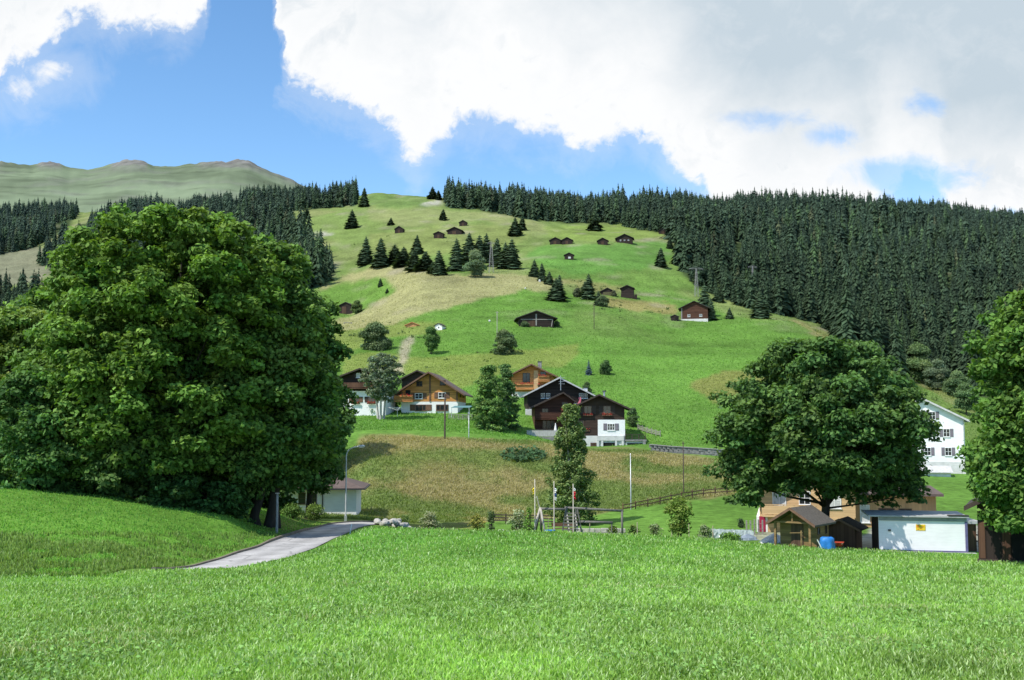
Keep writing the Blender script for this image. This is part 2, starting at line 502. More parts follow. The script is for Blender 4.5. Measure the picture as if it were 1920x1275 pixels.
    # clear-sky tone
    hs = N(nt, "ShaderNodeHueSaturation"); hs.inputs["Hue"].default_value = .496; hs.inputs["Saturation"].default_value = SKY_SAT; hs.inputs["Value"].default_value = SKY_VAL
    L(sky.outputs[0], hs.inputs["Color"])
    mx = N(nt, "ShaderNodeMix", data_type="RGBA"); L(dens, mx.inputs[0]); L(hs.outputs[0], mx.inputs[6]); L(cm.outputs[2], mx.inputs[7])
    L(mx.outputs[2], bg.inputs["Color"])
    w.cycles.sampling_method = "MANUAL"; w.cycles.sample_map_resolution = 512


SKY_STRENGTH = 0.10
SKY_SAT, SKY_VAL = 1.15, 2.2
make_world()
SC.view_settings.view_transform = "Standard"; SC.view_settings.look = "None"
SC.view_settings.exposure = 0; SC.view_settings.gamma = 1
SC.cycles.max_bounces = 6; SC.cycles.diffuse_bounces = 3; SC.cycles.transmission_bounces = 3
SC.cycles.sample_clamp_indirect = 4

# ------------------------------------------------------------------ ground sheet
FOREST_RIGHT = [[(836, 388), (900, 394), (1000, 413), (1060, 418), (1130, 417), (1190, 428), (1256, 440), (1268, 470), (1275, 505), (1300, 535), (1330, 548), (1350, 560), (1420, 584), (1470, 592), (1530, 604), (1560, 626),
                 (1600, 668), (1640, 690), (1700, 706), (1790, 730), (1850, 748), (2700, 800), (2700, 300), (836, 330)]]
FOREST_LEFT = [[(545, 300), (668, 300), (668, 386), (600, 391), (548, 396), (536, 410), (545, 440), (580, 455), (604, 480), (628, 503), (632, 513), (604, 532), (560, 548), (400, 566), (250, 560), (70, 495), (150, 420), (260, 395), (380, 372)],
               [(-400, 640), (-400, 560), (40, 566), (90, 560), (90, 640)], [(-400, 480), (-400, 404), (0, 408), (40, 392), (95, 384), (150, 392), (130, 425), (70, 462), (0, 478)]]
PXG, PYG = proj(XG, YG, ZG)
jx = PXG + (fbm(XG / 5 + 3, YG / 5, 3) - .5) * 26 * np.clip(150 / YG, .4, 1)
jy = PYG + (fbm(XG / 5 + 90, YG / 5 + 40, 3) - .5) * 10
Dd = YG
LUSH = (.112, .226, .038); UPPER = (.155, .218, .060); TAN = (.285, .275, .125); BANK = (.205, .205, .070)
GC = np.zeros((NR, NC, 3)); GC[:] = LUSH
upw = np.clip((Dd - 400) / 200, 0, 1)[..., None]
GC = GC * (1 - upw) + np.array(UPPER) * upw
# broad natural variation of tone
tone = fbm(XG / 38, YG / 70, 4)[..., None]
GC *= .78 + .44 * tone
dry = np.clip((fbm(XG / 30 + 70, YG / 55 + 12, 4) - .52) * 5, 0, 1)[..., None] * np.clip((Dd - 300) / 150, 0, 1)[..., None]
GC = GC * (1 - .45 * dry) + np.array(TAN) * .45 * dry


def paint(poly, c, a=1.0, dmin=0, dmax=1e9):
    k = inpoly(poly, jx, jy) & (Dd >= dmin) & (Dd <= dmax)
    GC[k] = GC[k] * (1 - a) + np.array(c) * a


FIELD = (.10, .25, .035)
paint([(-2000, 2500), (-2000, 1086), (330, 1074), (520, 1052), (640, 1012), (690, 990), (960, 990), (1300, 1006), (1600, 1028), (4000, 1050), (4000, 2500)], FIELD, 1, 0, 82)
# left meadow and its rough lower slope
paint([(-3000, 1100), (-3000, 870), (0, 912), (200, 925), (420, 950), (520, 1000), (620, 965), (600, 985), (420, 1046), (300, 1075)], (.125, .26, .038), 1, 40, 120)
paint([(-3000, 1100), (-3000, 990), (0, 1004), (190, 1010), (330, 1040), (420, 1046), (300, 1076)], (.13, .215, .05), .7, 40, 80)
paint([(520, 1000), (500, 985), (560, 960), (640, 960), (700, 965), (690, 985), (640, 984), (600, 988), (540, 1008)], (.15, .20, .05), .8, 80, 130)
# dry grass bank
paint([(560, 965), (640, 880), (680, 816), (760, 814), (830, 820), (960, 826), (1010, 828), (1110, 832), (1205, 844), (1375, 864), (1400, 925), (1290, 940), (1160, 955), (1100, 968), (960, 976), (700, 985)], BANK, 1, 112, 178)
paint([(700, 985), (690, 975), (860, 966), (900, 985), (860, 1000)], (.2, .18, .06), .6, 95, 130)
bk = inpoly([(560, 965), (640, 880), (680, 816), (760, 814), (830, 820), (960, 826), (1010, 828), (1110, 832), (1205, 844), (1375, 864), (1400, 925), (1290, 940), (1160, 955), (1100, 968), (960, 976), (700, 985)], jx, jy) & (Dd > 112) & (Dd < 178)
bm_ = np.clip((fbm(XG / 9 + 9, YG / 6 + 4, 4) - .47) * 6 + .5, 0, 1)[..., None]
GC = np.where(bk[..., None], np.array((.135, .19, .05)) * (1 - bm_) + np.array((.235, .205, .085)) * bm_, GC)
paint([(1290, 866), (1460, 870), (1460, 930), (1340, 932), (1270, 905)], (.155, .19, .055), .7, 112, 178)
paint([(690, 840), (830, 845), (1000, 850), (1000, 880), (830, 890), (720, 900)], (.15, .18, .05), .5, 112, 178)
# mown and grazed patches on the hillside
paint([(640, 668), (700, 662), (790, 672), (905, 664), (1085, 644), (1082, 668), (1050, 690), (960, 690), (900, 716), (860, 730), (760, 700), (690, 700), (640, 720)], (.185, .235, .055), .9, 200, 420)
paint([(560, 620), (600, 600), (690, 600), (760, 606), (830, 606), (830, 622), (700, 640), (650, 665), (610, 650)], (.195, .235, .06), .8, 200, 480)
paint([(590, 545), (640, 520), (700, 500), (740, 497), (830, 515), (930, 516), (1000, 514), (1065, 528), (1030, 545), (980, 545), (900, 563), (820, 581), (740, 606), (640, 622), (600, 612), (690, 578), (745, 548), (720, 522), (640, 535)], TAN, .95, 330, 600)
paint([(597, 545), (640, 530), (715, 520), (745, 545), (695, 575), (640, 598), (600, 590)], (.12, .225, .04), .9, 330, 600)
paint([(690, 388), (800, 392), (960, 402), (958, 420), (900, 412), (760, 426), (690, 412)], (.25, .27, .11), .6, 600, 1000)
paint([(640, 365), (810, 362), (800, 388), (690, 386)], (.125, .20, .055), .8, 700, 1000)
paint([(690, 440), (840, 420), (960, 425), (1000, 440), (960, 460), (800, 480), (700, 470)], (.22, .255, .08), .6, 500, 1000)
paint([(1020, 425), (1160, 420), (1250, 440), (1200, 450), (1040, 452)], (.19, .265, .06), .8, 500, 1000)
paint([(1010, 462), (1250, 452), (1262, 480), (1235, 500), (1160, 510), (1080, 515), (1020, 500), (985, 480)], (.105, .235, .045), .8, 400, 800)
paint([(1128, 556), (1190, 564), (1255, 568), (1275, 582), (1262, 590), (1190, 582), (1140, 574)], (.27, .23, .09), .85, 330, 600)
paint([(1050, 520), (1120, 530), (1180, 540), (1150, 552), (1060, 535)], (.25, .24, .09), .7, 330, 600)
paint([(1290, 722), (1340, 700), (1420, 690), (1460, 705), (1400, 735), (1350, 762)], (.20, .195, .06), .8, 190, 400)
paint([(1480, 598), (1512, 604), (1620, 652), (1760, 725), (1840, 778), (1790, 762), (1690, 700), (1590, 655), (1530, 630)], (.30, .27, .12), .8, 200, 450)
paint([(1500, 604), (1560, 600), (1640, 640), (1850, 770), (1850, 840), (1760, 800), (1640, 690), (1540, 630)], (.155, .205, .06), .6, 150, 450)
paint([(735, 700), (748, 668), (752, 640), (772, 628), (776, 642), (764, 668), (752, 700)], (.34, .30, .22), .8, 200, 420)
paint([(590, 438), (625, 436), (620, 442), (592, 444)], (.45, .43, .38), .9, 500, 1000)
paint([(790, 380), (830, 376), (826, 383), (792, 386)], (.45, .43, .38), .8, 600, 1200)
paint([(-300, 500), (60, 462), (135, 470), (125, 500), (60, 530), (-300, 560)], (.19, .19, .125), .9, 400, 1300)
# gravel yard round the sheds
paint([(1600, 1030), (1645, 1034), (1840, 1034), (1870, 1020), (1860, 985), (1640, 985)], (.36, .34, .30), .85, 74, 110)
paint([(1385, 1012), (1470, 1012), (1470, 996), (1400, 1000)], (.4, .37, .3), .7, 80, 120)
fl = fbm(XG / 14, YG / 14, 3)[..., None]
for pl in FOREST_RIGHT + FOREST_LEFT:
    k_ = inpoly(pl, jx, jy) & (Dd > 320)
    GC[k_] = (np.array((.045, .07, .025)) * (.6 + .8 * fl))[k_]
ter = fbm(XG / 55 + 3, ZG / 2.2 + YG / 400, 4)
ter = np.clip(1 - np.abs(ter - .5) * 16, 0, 1) * np.clip((Dd - 215) / 120, 0, 1) * np.clip((fbm(XG / 70, YG / 70 + 9, 3) - .42) * 6, 0, 1)
GC *= (1 - .42 * ter)[..., None]
scar = np.clip((fbm(XG / 14 + 5, ZG / 3.5 + 8, 4) - .66) * 9, 0, 1) * np.clip((Dd - 330) / 100, 0, 1)
GC = GC * (1 - .6 * scar[..., None]) + np.array((.30, .27, .19)) * .6 * scar[..., None]
# soften the borders of the patches
for _ in range(2):
    GC[1:-1, 1:-1] = (GC[1:-1, 1:-1] * 2 + GC[:-2, 1:-1] + GC[2:, 1:-1] + GC[1:-1, :-2] + GC[1:-1, 2:]) / 6


def ground_material():
    m, nt, b = nt_new("meadow_ground"); L = nt.links.new
    a = N(nt, "ShaderNodeAttribute", attribute_name="Col")
    tc = N(nt, "ShaderNodeTexCoord")

    def ns(scale, det, stretch=(1, 1, 1)):
        n = N(nt, "ShaderNodeTexNoise"); n.inputs["Scale"].default_value = scale; n.inputs["Detail"].default_value = det; n.inputs["Roughness"].default_value = .65
        mp = N(nt, "ShaderNodeMapping"); mp.inputs["Scale"].default_value = stretch
        L(tc.outputs["Object"], mp.inputs["Vector"]); L(mp.outputs[0], n.inputs["Vector"])
        return n.outputs["Fac"]
    f1 = ns(.9, 8); f2 = ns(.09, 6, (1, .6, 1))
    r1 = N(nt, "ShaderNodeMapRange"); L(f1, r1.inputs[0]); r1.inputs[1].default_value = .3; r1.inputs[2].default_value = .7; r1.inputs[3].default_value = .62; r1.inputs[4].default_value = 1.35
    r2 = N(nt, "ShaderNodeMapRange"); L(f2, r2.inputs[0]); r2.inputs[1].default_value = .3; r2.inputs[2].default_value = .7; r2.inputs[3].default_value = .80; r2.inputs[4].default_value = 1.2
    mu = N(nt, "ShaderNodeMath", operation="MULTIPLY"); L(r1.outputs[0], mu.inputs[0]); L(r2.outputs[0], mu.inputs[1])
    vm = N(nt, "ShaderNodeVectorMath", operation="SCALE"); L(a.outputs["Color"], vm.inputs[0]); L(mu.outputs[0], vm.inputs["Scale"])
    L(vm.outputs[0], b.inputs["Base Color"])
    b.inputs["Roughness"].default_value = .95; b.inputs["Specular IOR Level"].default_value = .05
    bp = N(nt, "ShaderNodeBump"); bp.inputs["Strength"].default_value = .55; bp.inputs["Distance"].default_value = .35
    L(f1, bp.inputs["Height"]); L(bp.outputs[0], b.inputs["Normal"])
    return m


idx = np.arange(NR * NC).reshape(NR, NC)
Q = np.stack([idx[:-1, :-1], idx[:-1, 1:], idx[1:, 1:], idx[1:, :-1]], -1).reshape(-1, 4)
V = np.stack([XG, YG, ZG], -1).reshape(-1, 3)
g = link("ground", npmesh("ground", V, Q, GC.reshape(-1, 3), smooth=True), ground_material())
tag(g, "green alpine meadow rising from the field to the wooded skyline", kind="structure")

# ------------------------------------------------------------------ far mountain
ridge = [(-900, 290), (-300, 298), (0, 303), (58, 309), (82, 303), (100, 302), (130, 314), (165, 319), (205, 308), (228, 301), (250, 298), (268, 301), (288, 311), (335, 311), (380, 304), (432, 302), (446, 299), (466, 301), (492, 316), (520, 326), (545, 336), (585, 356), (640, 385), (760, 440), (1000, 520)]
mu_ = np.linspace(ray(-900, 300)[0], ray(1000, 400)[0], 420)
rx_ = np.array([ray(*p)[0] for p in ridge]); rv_ = np.array([ray(*p)[1] for p in ridge])
rv = np.interp(mu_, rx_, rv_)
ker = np.hanning(61); ker /= ker.sum()
rvs = np.convolve(np.pad(rv, 30, mode='edge'), ker, mode='valid')
rows = 90
MX = np.zeros((rows, 420, 3)); MC = np.zeros((rows, 420, 3))
for i in range(rows):
    t = i / (rows - 1)
    D = 1250 + 1650 * t
    base = ray(0, 520)[1]
    v = base + (rvs - base) * (1 - (1 - t) ** 1.25) + (rv - rvs) * t ** 5 + .0030 * t ** 8 * (fbm(mu_ * 260 + 9, np.full_like(mu_, t * 30), 4) - .5) * np.clip((rv - ray(0, 312)[1]) * 400, 0, 1) + .0022 * t * (fbm(mu_ * 120 + 3, np.full_like(mu_, t * 4), 4) - .5)
    x = mu_ * D
    MX[i, :, 0] = x; MX[i, :, 1] = D
    n = fbm(x / 170 + 5, np.full_like(x, D / 170.0), 5) - .5
    MX[i, :, 2] = v * D + n * 30 * math.sin(math.pi * min(1, t * 1.02)) ** .6
    gull = fbm(x / 120 + 5, np.full_like(x, D / 130.0), 5)
    c = np.array((.165, .208, .130)) * (0.55 + .9 * gull)[:, None]  # pale base colour carries the distance haze
    led = np.clip(1 - np.abs(fbm(x / 330, np.full_like(x, t * 26.0), 3) - .5) * 14, 0, 1)
    c = c * (1 - .30 * led)[:, None]
    rock = np.clip((fbm(x / 90 + 50, np.full_like(x, D / 60.0 + 9), 4) - .56) * 7, 0, 1)
    top = np.clip((t - .88) * 9, 0, 1) * np.clip((np.interp(mu_, rx_, rv_) - ray(0, 306)[1]) * 330 + .25, 0, 1)
    peak = np.clip((rv - rvs) * 700, 0, 1) * np.clip((t - .86) * 9, 0, 1)
    wr = np.clip(rock * .3 + top * .35 + peak * .9, 0, 1)[:, None]
    c = c * (1 - wr) + (np.array((.185, .182, .165))[None] * (.5 + .9 * fbm(x / 16, np.full_like(x, t * 60.0), 3))[:, None]) * wr
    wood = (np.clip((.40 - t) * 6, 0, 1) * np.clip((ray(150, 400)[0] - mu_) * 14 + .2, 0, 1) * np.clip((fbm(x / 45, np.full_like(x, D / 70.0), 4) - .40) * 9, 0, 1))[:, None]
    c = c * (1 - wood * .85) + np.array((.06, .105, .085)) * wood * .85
    MC[i] = c
idm = np.arange(rows * 420).reshape(rows, 420)
Qm = np.stack([idm[:-1, :-1], idm[:-1, 1:], idm[1:, 1:], idm[1:, :-1]], -1).reshape(-1, 4)
mm, nt, b = nt_new("far_mountain_surface")
a_ = N(nt, "ShaderNodeAttribute", attribute_name="Col"); nt.links.new(a_.outputs["Color"], b.inputs["Base Color"])
b.inputs["Roughness"].default_value = 1; b.inputs["Specular IOR Level"].default_value = 0
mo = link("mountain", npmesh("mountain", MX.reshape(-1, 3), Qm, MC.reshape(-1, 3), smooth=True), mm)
tag(mo, "distant pale green mountain ridge with small rocky humps", kind="structure")

# ------------------------------------------------------------------ road
ctr = [(-13.4, 47), (-13.6, 50), (-13.9, 62), (-14.3, 78), (-14.6, 90), (-14.2, 98), (-12.6, 103), (-9.5, 106.5), (-5, 108)]
cy = np.array([c[1] for c in ctr], float); cx = np.array([c[0] for c in ctr], float)
tt = np.linspace(0, 1, 160); s_ = np.linspace(0, 1, len(ctr))
rxp = pchip(s_, cx, tt); ryp = pchip(s_, cy, tt)
tan_ = np.stack([np.gradient(rxp), np.gradient(ryp)], 1); tan_ /= np.linalg.norm(tan_, axis=1)[:, None]
nor = np.stack([tan_[:, 1], -tan_[:, 0]], 1)


def strip(w0, w1, off, m):
    ws = np.linspace(w0, w1, m)
    X = rxp[:, None] + nor[:, 0:1] * ws; Y = ryp[:, None] + nor[:, 1:2] * ws
    Z = ground(X, Y) + off
    return X, Y, Z


RW = 1.85
X, Y, Z = strip(-RW, RW, 0.0, 9)
Z = ground(np.repeat(rxp[:, None], 9, 1), np.repeat(ryp[:, None], 9, 1)) * .35 + Z * .65 + .06
ir = np.arange(160 * 9).reshape(160, 9)
Qr = np.stack([ir[:-1, :-1], ir[:-1, 1:], ir[1:, 1:], ir[1:, :-1]], -1).reshape(-1, 4)
rm, nt, b_ = nt_new("pale_road_surface")
a_ = N(nt, "ShaderNodeAttribute", attribute_name="Col"); tc = N(nt, "ShaderNodeTexCoord")
n1 = N(nt, "ShaderNodeTexNoise"); n1.inputs["Scale"].default_value = .55; n1.inputs["Detail"].default_value = 8; nt.links.new(tc.outputs["Object"], n1.inputs["Vector"])
n2 = N(nt, "ShaderNodeTexNoise"); n2.inputs["Scale"].default_value = 9; n2.inputs["Detail"].default_value = 5; nt.links.new(tc.outputs["Object"], n2.inputs["Vector"])
vo = N(nt, "ShaderNodeTexVoronoi", feature="DISTANCE_TO_EDGE"); vo.inputs["Scale"].default_value = .33; nt.links.new(tc.outputs["Object"], vo.inputs["Vector"])
cr = N(nt, "ShaderNodeMapRange"); nt.links.new(vo.outputs["Distance"], cr.inputs[0]); cr.inputs[2].default_value = .035; cr.inputs[3].default_value = .62
r1 = N(nt, "ShaderNodeMapRange"); nt.links.new(n1.outputs["Fac"], r1.inputs[0]); r1.inputs[1].default_value = .3; r1.inputs[2].default_value = .7; r1.inputs[3].default_value = .78; r1.inputs[4].default_value = 1.15
r2 = N(nt, "ShaderNodeMapRange"); nt.links.new(n2.outputs["Fac"], r2.inputs[0]); r2.inputs[1].default_value = .3; r2.inputs[2].default_value = .7; r2.inputs[3].default_value = .85; r2.inputs[4].default_value = 1.12
m1 = N(nt, "ShaderNodeMath", operation="MULTIPLY"); nt.links.new(r1.outputs[0], m1.inputs[0]); nt.links.new(r2.outputs[0], m1.inputs[1])
m2 = N(nt, "ShaderNodeMath", operation="MULTIPLY"); nt.links.new(m1.outputs[0], m2.inputs[0]); nt.links.new(cr.outputs[0], m2.inputs[1])
vm = N(nt, "ShaderNodeVectorMath", operation="SCALE"); nt.links.new(a_.outputs["Color"], vm.inputs[0]); nt.links.new(m2.outputs[0], vm.inputs["Scale"])
nt.links.new(vm.outputs[0], b_.inputs["Base Color"]); b_.inputs["Roughness"].default_value = .92; b_.inputs["Specular IOR Level"].default_value = .15
wcol = np.interp(np.linspace(-1, 1, 9), [-1, -.8, -.5, -.2, 0, .2, .5, .8, 1], [.74, .92, 1.06, .96, .84, .96, 1.06, .92, .74])
RC = np.array((.46, .445, .43))[None, None] * wcol[None, :, None] * np.ones((160, 1, 1))
rd = link("road", npmesh("road", np.stack([X, Y, Z], -1).reshape(-1, 3), Qr, RC.reshape(-1, 3), smooth=True), rm)
tag(rd, "narrow pale grey lane dipping between the field and the trees", kind="structure")
kb = MB()
for i in range(0, 159):
    for a, b_ in ((-RW - .16, -RW),):
        P = []
        for j in (i, i + 1):
            for w in (a, b_):
                P.append((rxp[j] + nor[j, 0] * w, ryp[j] + nor[j, 1] * w))
        zz = [gz(*p) for p in P]
        kb.hexa([(P[0][0], P[0][1], zz[0] - .1), (P[1][0], P[1][1], zz[1] - .1), (P[3][0], P[3][1], zz[3] - .1), (P[2][0], P[2][1], zz[2] - .1),
                 (P[0][0], P[0][1], zz[0] + .16), (P[1][0], P[1][1], zz[1] + .16), (P[3][0], P[3][1], zz[3] + .16), (P[2][0], P[2][1], zz[2] + .16)])
ko = kb.build("road_kerb", mat("old_kerb_stone", (.20, .17, .13), .9, .3, 2))
tag(ko, "low brown kerb along the left edge of the lane", kind="structure")
# ------------------------------------------------------------------ broadleaf trees


GAIN = 1.75


def unit(v): return v / np.maximum(np.linalg.norm(v, axis=-1, keepdims=True), 1e-9)


def leaf_quads(P, Nn, size, aspect, rng):
    """one small rhombic leaf per point"""
    n = len(P)
    r = rng.normal(size=(n, 3)); t = unit(r - Nn * (r * Nn).sum(1, keepdims=True)); b = np.cross(Nn, t)
    s = size[:, None] if isinstance(size, np.ndarray) else size
    V = np.stack([P - t * s, P - b * s * aspect + Nn * s * .12, P + t * s, P + b * s * aspect + Nn * s * .12], 1).reshape(-1, 3)
    return V, np.arange(4 * n).reshape(n, 4)


def foliage(puffs, leaves, size, col, rng, flat=.85, lightcol=None, inner=.55, drop=0.0):
    """puffs: rows of x,y,z,r.  Leaves sit on and inside each puff, lighter at the tips."""
    Ps, Ns, Cs, Ss = [], [], [], []
    col = np.array(col) * GAIN
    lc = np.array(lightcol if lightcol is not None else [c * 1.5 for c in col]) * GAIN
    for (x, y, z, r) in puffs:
        k = max(12, int(leaves * (r * r)))
        d = unit(rng.normal(size=(k, 3))); d[:, 2] = np.where(d[:, 2] < -.35, -d[:, 2] * .5, d[:, 2]); d = unit(d)
        rad = r * (inner + (1 - inner) * rng.random(k) ** .5) * (1 + .5 * (rng.random(k) ** 4))
        p = d * rad[:, None] * np.array([1, 1, flat])
        if drop: p[:, 2] -= drop * rng.random(k) ** 2 * r
        p += np.array([x, y, z])
        nn = unit(d * .55 + rng.normal(size=(k, 3)) * .55 + np.array([0, 0, .55]))
        tip = np.clip((rad / r - .8) * 4, 0, 1) * np.clip(d[:, 2] * 1.1 + .45, 0, 1)  # outer leaves facing up turn lighter: sunlit tops put into the colour
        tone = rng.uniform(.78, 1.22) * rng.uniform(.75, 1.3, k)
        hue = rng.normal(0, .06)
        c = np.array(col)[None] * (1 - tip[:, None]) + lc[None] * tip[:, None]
        c = c * tone[:, None]; c[:, 0] *= 1 + hue
        Ps.append(p); Ns.append(nn); Cs.append(c); Ss.append(size * rng.uniform(.65, 1.35, k))
    P = np.concatenate(Ps); C_ = np.concatenate(Cs)
    V, Q = leaf_quads(P, np.concatenate(Ns), np.concatenate(Ss), .62, rng)
    return V, Q, np.clip(np.repeat(C_, 4, 0), 0, 1)


def crown_puffs(H, prof, n, rp, rng, squash=1.0, fill=.45, lean=0.0):
    """prof: list of (height fraction, radius).  Boughs hug the outline, leaf clumps sit on the boughs."""
    hs = [p[0] for p in prof]; rs = [p[1] for p in prof]
    out = []
    w = np.linspace(hs[0], hs[-1], 60); wr = np.interp(w, hs, rs) + .40 * max(rs)
    cdf = np.cumsum(wr); cdf /= cdf[-1]
    big = n > 60
    per = 5 if big else 1
    nl = max(1, n // per)
    for i in range(nl):
        t = float(np.interp((((i * .7548777) % 1) + rng.normal() * .03) % 1 if big else rng.random(), cdf, w))
        rr = float(np.interp(t, hs, rs))
        a = (i * 2.399963 + rng.normal() * .25) if big else rng.random() * 2 * math.pi
        q = 1.0 if rng.random() > fill else rng.uniform(.25, .85)
        R_ = rp * (rng.uniform(.95, 1.9) if big else rng.uniform(.45, 1.45))
        rad = max(0, rr * q * rng.uniform(.84, 1.04) - R_ * .85)
        cx, cy, cz = rad * math.cos(a) + lean * t * H, rad * math.sin(a) * squash, min(t * H, H - R_ * .45)
        if not big:
            out.append((cx, cy, cz, R_)); continue
        for j in range(per):
            d = rng.normal(size=3); d /= np.linalg.norm(d)
            d[2] = d[2] * .9 + .12
            d[:2] += np.array([math.cos(a), math.sin(a)]) * .45 * q
            f = R_ * rng.uniform(.55, 1.0)
            r = rp * rng.uniform(.34, .95)
            out.append((cx + d[0] * f, cy + d[1] * f, min(cz + d[2] * f, H - r * .95), r))
    return out


BARK = mat("grey_brown_bark", (.085, .070, .055), .95, .35, 4, (1, 1, .4), bump=.6)
DARKBARK = mat("dark_bark", (.035, .030, .024), .95, .35, 4, (1, 1, .4), bump=.6)
PALEBARK = mat("pale_birch_bark", (.42, .40, .36), .8, .35, 6, (1, 1, 2))


def limbs(H, tr, puffs, rng, nb=9, fork=.32, stems=1, spread=.0):
    mb = MB()
    for s in range(stems):
        a = 2 * math.pi * s / max(1, stems) + .6
        o = Vector((math.cos(a), math.sin(a), 0)) * spread * (.4 if stems > 1 else 0)
        top = Vector((rng.normal() * .03 * H, rng.normal() * .03 * H, H * .82)) + o * 2.0
        mid = o * 1.4 + Vector((rng.normal() * .02 * H, rng.normal() * .02 * H, H * fork))
        mb.tube([o + Vector((0, 0, -.6)), o + Vector((0, 0, .1)), o * 1.1 + Vector((0, 0, .8)), mid, (mid + top) * .5, top],
                [tr * 1.5, tr * 1.35, tr, tr * .85, tr * .5, tr * .12], 9)
        for b in range(nb // stems + 1):
            p = puffs[int(rng.integers(len(puffs)))]
            e = Vector((p[0], p[1], p[2]))
            t = rng.uniform(.15, .8)
            st = mid.lerp(top, t * .8) if rng.random() < .75 else (o * 1.2).lerp(mid, .85)
            if e.z < st.z: st = mid * .95
            m = st.lerp(e, .5) + Vector((0, 0, .05 * H * rng.uniform(-.3, 1)))
            r0 = tr * rng.uniform(.28, .5) * (1 - .5 * t)
            mb.tube([st, m, e], [r0, r0 * .6, r0 * .15], 6)
    return mb


def broadleaf(name, label, cat, loc, H, prof, n, rp, leaves, size, col, light=None, seed=0, tr=.4, bark=None, squash=1.0,
              group=None, nb=10, fork=.3, stems=1, spread=0.0, trunk=True, fill=.45, flat=.85, drop=0.0, lean=0.0, extra=()):
    rng = np.random.default_rng(seed + 100)
    root = empty(name, loc, 0, label, cat, group)
    pf = crown_puffs(H, prof, n, rp, rng, squash, fill, lean) + list(extra)
    V, Q, C_ = foliage(pf, leaves, size, col, rng, flat, light, drop=drop)
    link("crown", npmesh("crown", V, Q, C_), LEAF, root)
    if trunk:
        limbs(H, tr, pf, rng, nb, fork, stems, spread).build("trunk", bark or BARK, root, smooth=True)
    return root


# ------------------------------------------------------------------ conifers


def conifer_arrays(H, Rr, layers, per, seed, col, droop=.35, base=.06, ragged=.25, pw=.85, con=1.0, wf=1.0):
    rng = np.random.default_rng(seed)
    V, Q, C_ = [], [], []
    c0 = np.array(col)
    for i in range(layers):
        t = (i + rng.random() * .5) / layers
        z = H * (base + (1 - base) * t)
        r = Rr * ((1 - t) ** pw) * rng.uniform(1 - ragged, 1 + ragged * .6) + .06 * Rr
        k = max(4, int(per * (1 - t * .55)))
        a0 = rng.random() * 6.28
        for j in range(k):
            a = a0 + 2 * math.pi * j / k + rng.normal(0, .18)
            L_ = r * rng.uniform(.72, 1.16)
            d = np.array([math.cos(a), math.sin(a), 0.]); s = np.array([-math.sin(a), math.cos(a), 0.])
            w = (L_ * rng.uniform(.26, .42) + .02 * H * (1 - t)) * wf
            zt = z - L_ * droop * rng.uniform(.5, 1.4)
            rise = H / layers * rng.uniform(.5, 1.1)
            p0 = np.array([0, 0, z + rise * .6]); p2 = d * L_ + np.array([0, 0, zt])
            pm = d * L_ * .58 + np.array([0, 0, (z + zt) / 2])
            b = len(V)
            V += [p0, pm + s * w - np.array([0, 0, rise * .45]), p2, pm - s * w - np.array([0, 0, rise * .45])]
            Q.append((b, b + 3, b + 2, b + 1))
            tn = rng.uniform(.7, 1.2)
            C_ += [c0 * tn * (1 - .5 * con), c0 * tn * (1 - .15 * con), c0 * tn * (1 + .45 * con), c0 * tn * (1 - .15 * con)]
    # leader
    b = len(V)
    V += [np.array([-.02 * Rr, 0, H * .93]), np.array([.05 * Rr, .03 * Rr, H * .93]), np.array([0, 0, H * 1.03]), np.array([0, -.05 * Rr, H * .93])]
    Q.append((b, b + 1, b + 2, b + 3)); C_ += [c0] * 4
    return np.array(V), np.array(Q), np.array(C_)


SPRUCE = (.105, .165, .085)
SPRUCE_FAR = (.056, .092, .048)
NEARTMPL = [conifer_arrays(10, r, 26, 14, 40 + i, SPRUCE, pw=p) for i, (r, p) in enumerate([(2.8, .68), (2.4, .62), (3.1, .75), (2.6, .58)])]
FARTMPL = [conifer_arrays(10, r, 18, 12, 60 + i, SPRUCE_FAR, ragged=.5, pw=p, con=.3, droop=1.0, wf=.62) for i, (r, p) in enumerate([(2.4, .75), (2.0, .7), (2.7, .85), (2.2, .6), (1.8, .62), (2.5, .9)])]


def cone_normals(V, cx=0.0, cy=0.0, seed=0):
    rg_ = np.random.default_rng(seed)
    n_ = np.stack([V[:, 0] - cx, V[:, 1] - cy, np.zeros(len(V))], 1)
    n_ = unit(n_ + 1e-6) * .95 + np.array([0, 0, .28]) + rg_.normal(size=V.shape) * .22
    return unit(n_)


NEARMESH = [npmesh("spruce_crown", *t) for t in NEARTMPL]
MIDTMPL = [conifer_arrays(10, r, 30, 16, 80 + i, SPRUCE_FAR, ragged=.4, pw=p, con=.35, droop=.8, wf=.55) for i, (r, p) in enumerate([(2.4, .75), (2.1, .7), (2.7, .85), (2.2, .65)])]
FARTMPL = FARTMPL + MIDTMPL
for me, t in zip(NEARMESH, NEARTMPL):
    me.polygons.foreach_set('use_smooth', np.ones(len(me.polygons), bool)); me.normals_split_custom_set_from_vertices(cone_normals(t[0], seed=5).tolist())
FARMESH = [npmesh("forest_spruce", *t, smooth=True) for t in FARTMPL]
FARNORM = [cone_normals(t[0], seed=i) for i, t in enumerate(FARTMPL)]
for me, nn in zip(FARMESH, FARNORM): me.normals_split_custom_set_from_vertices(nn.tolist())
for me in NEARMESH + FARMESH: me.materials.append(NEEDLE)
_tm = MB().tube([(0, 0, -1.2), (0, 0, 0), (0, 0, 2), (0, 0, 9)], [.26, .22, .17, .03], 7)
TRUNKMESH = bpy.data.meshes.new("spruce_trunk"); TRUNKMESH.from_pydata(_tm.v, [], _tm.f); TRUNKMESH.update(); TRUNKMESH.materials.append(DARKBARK)


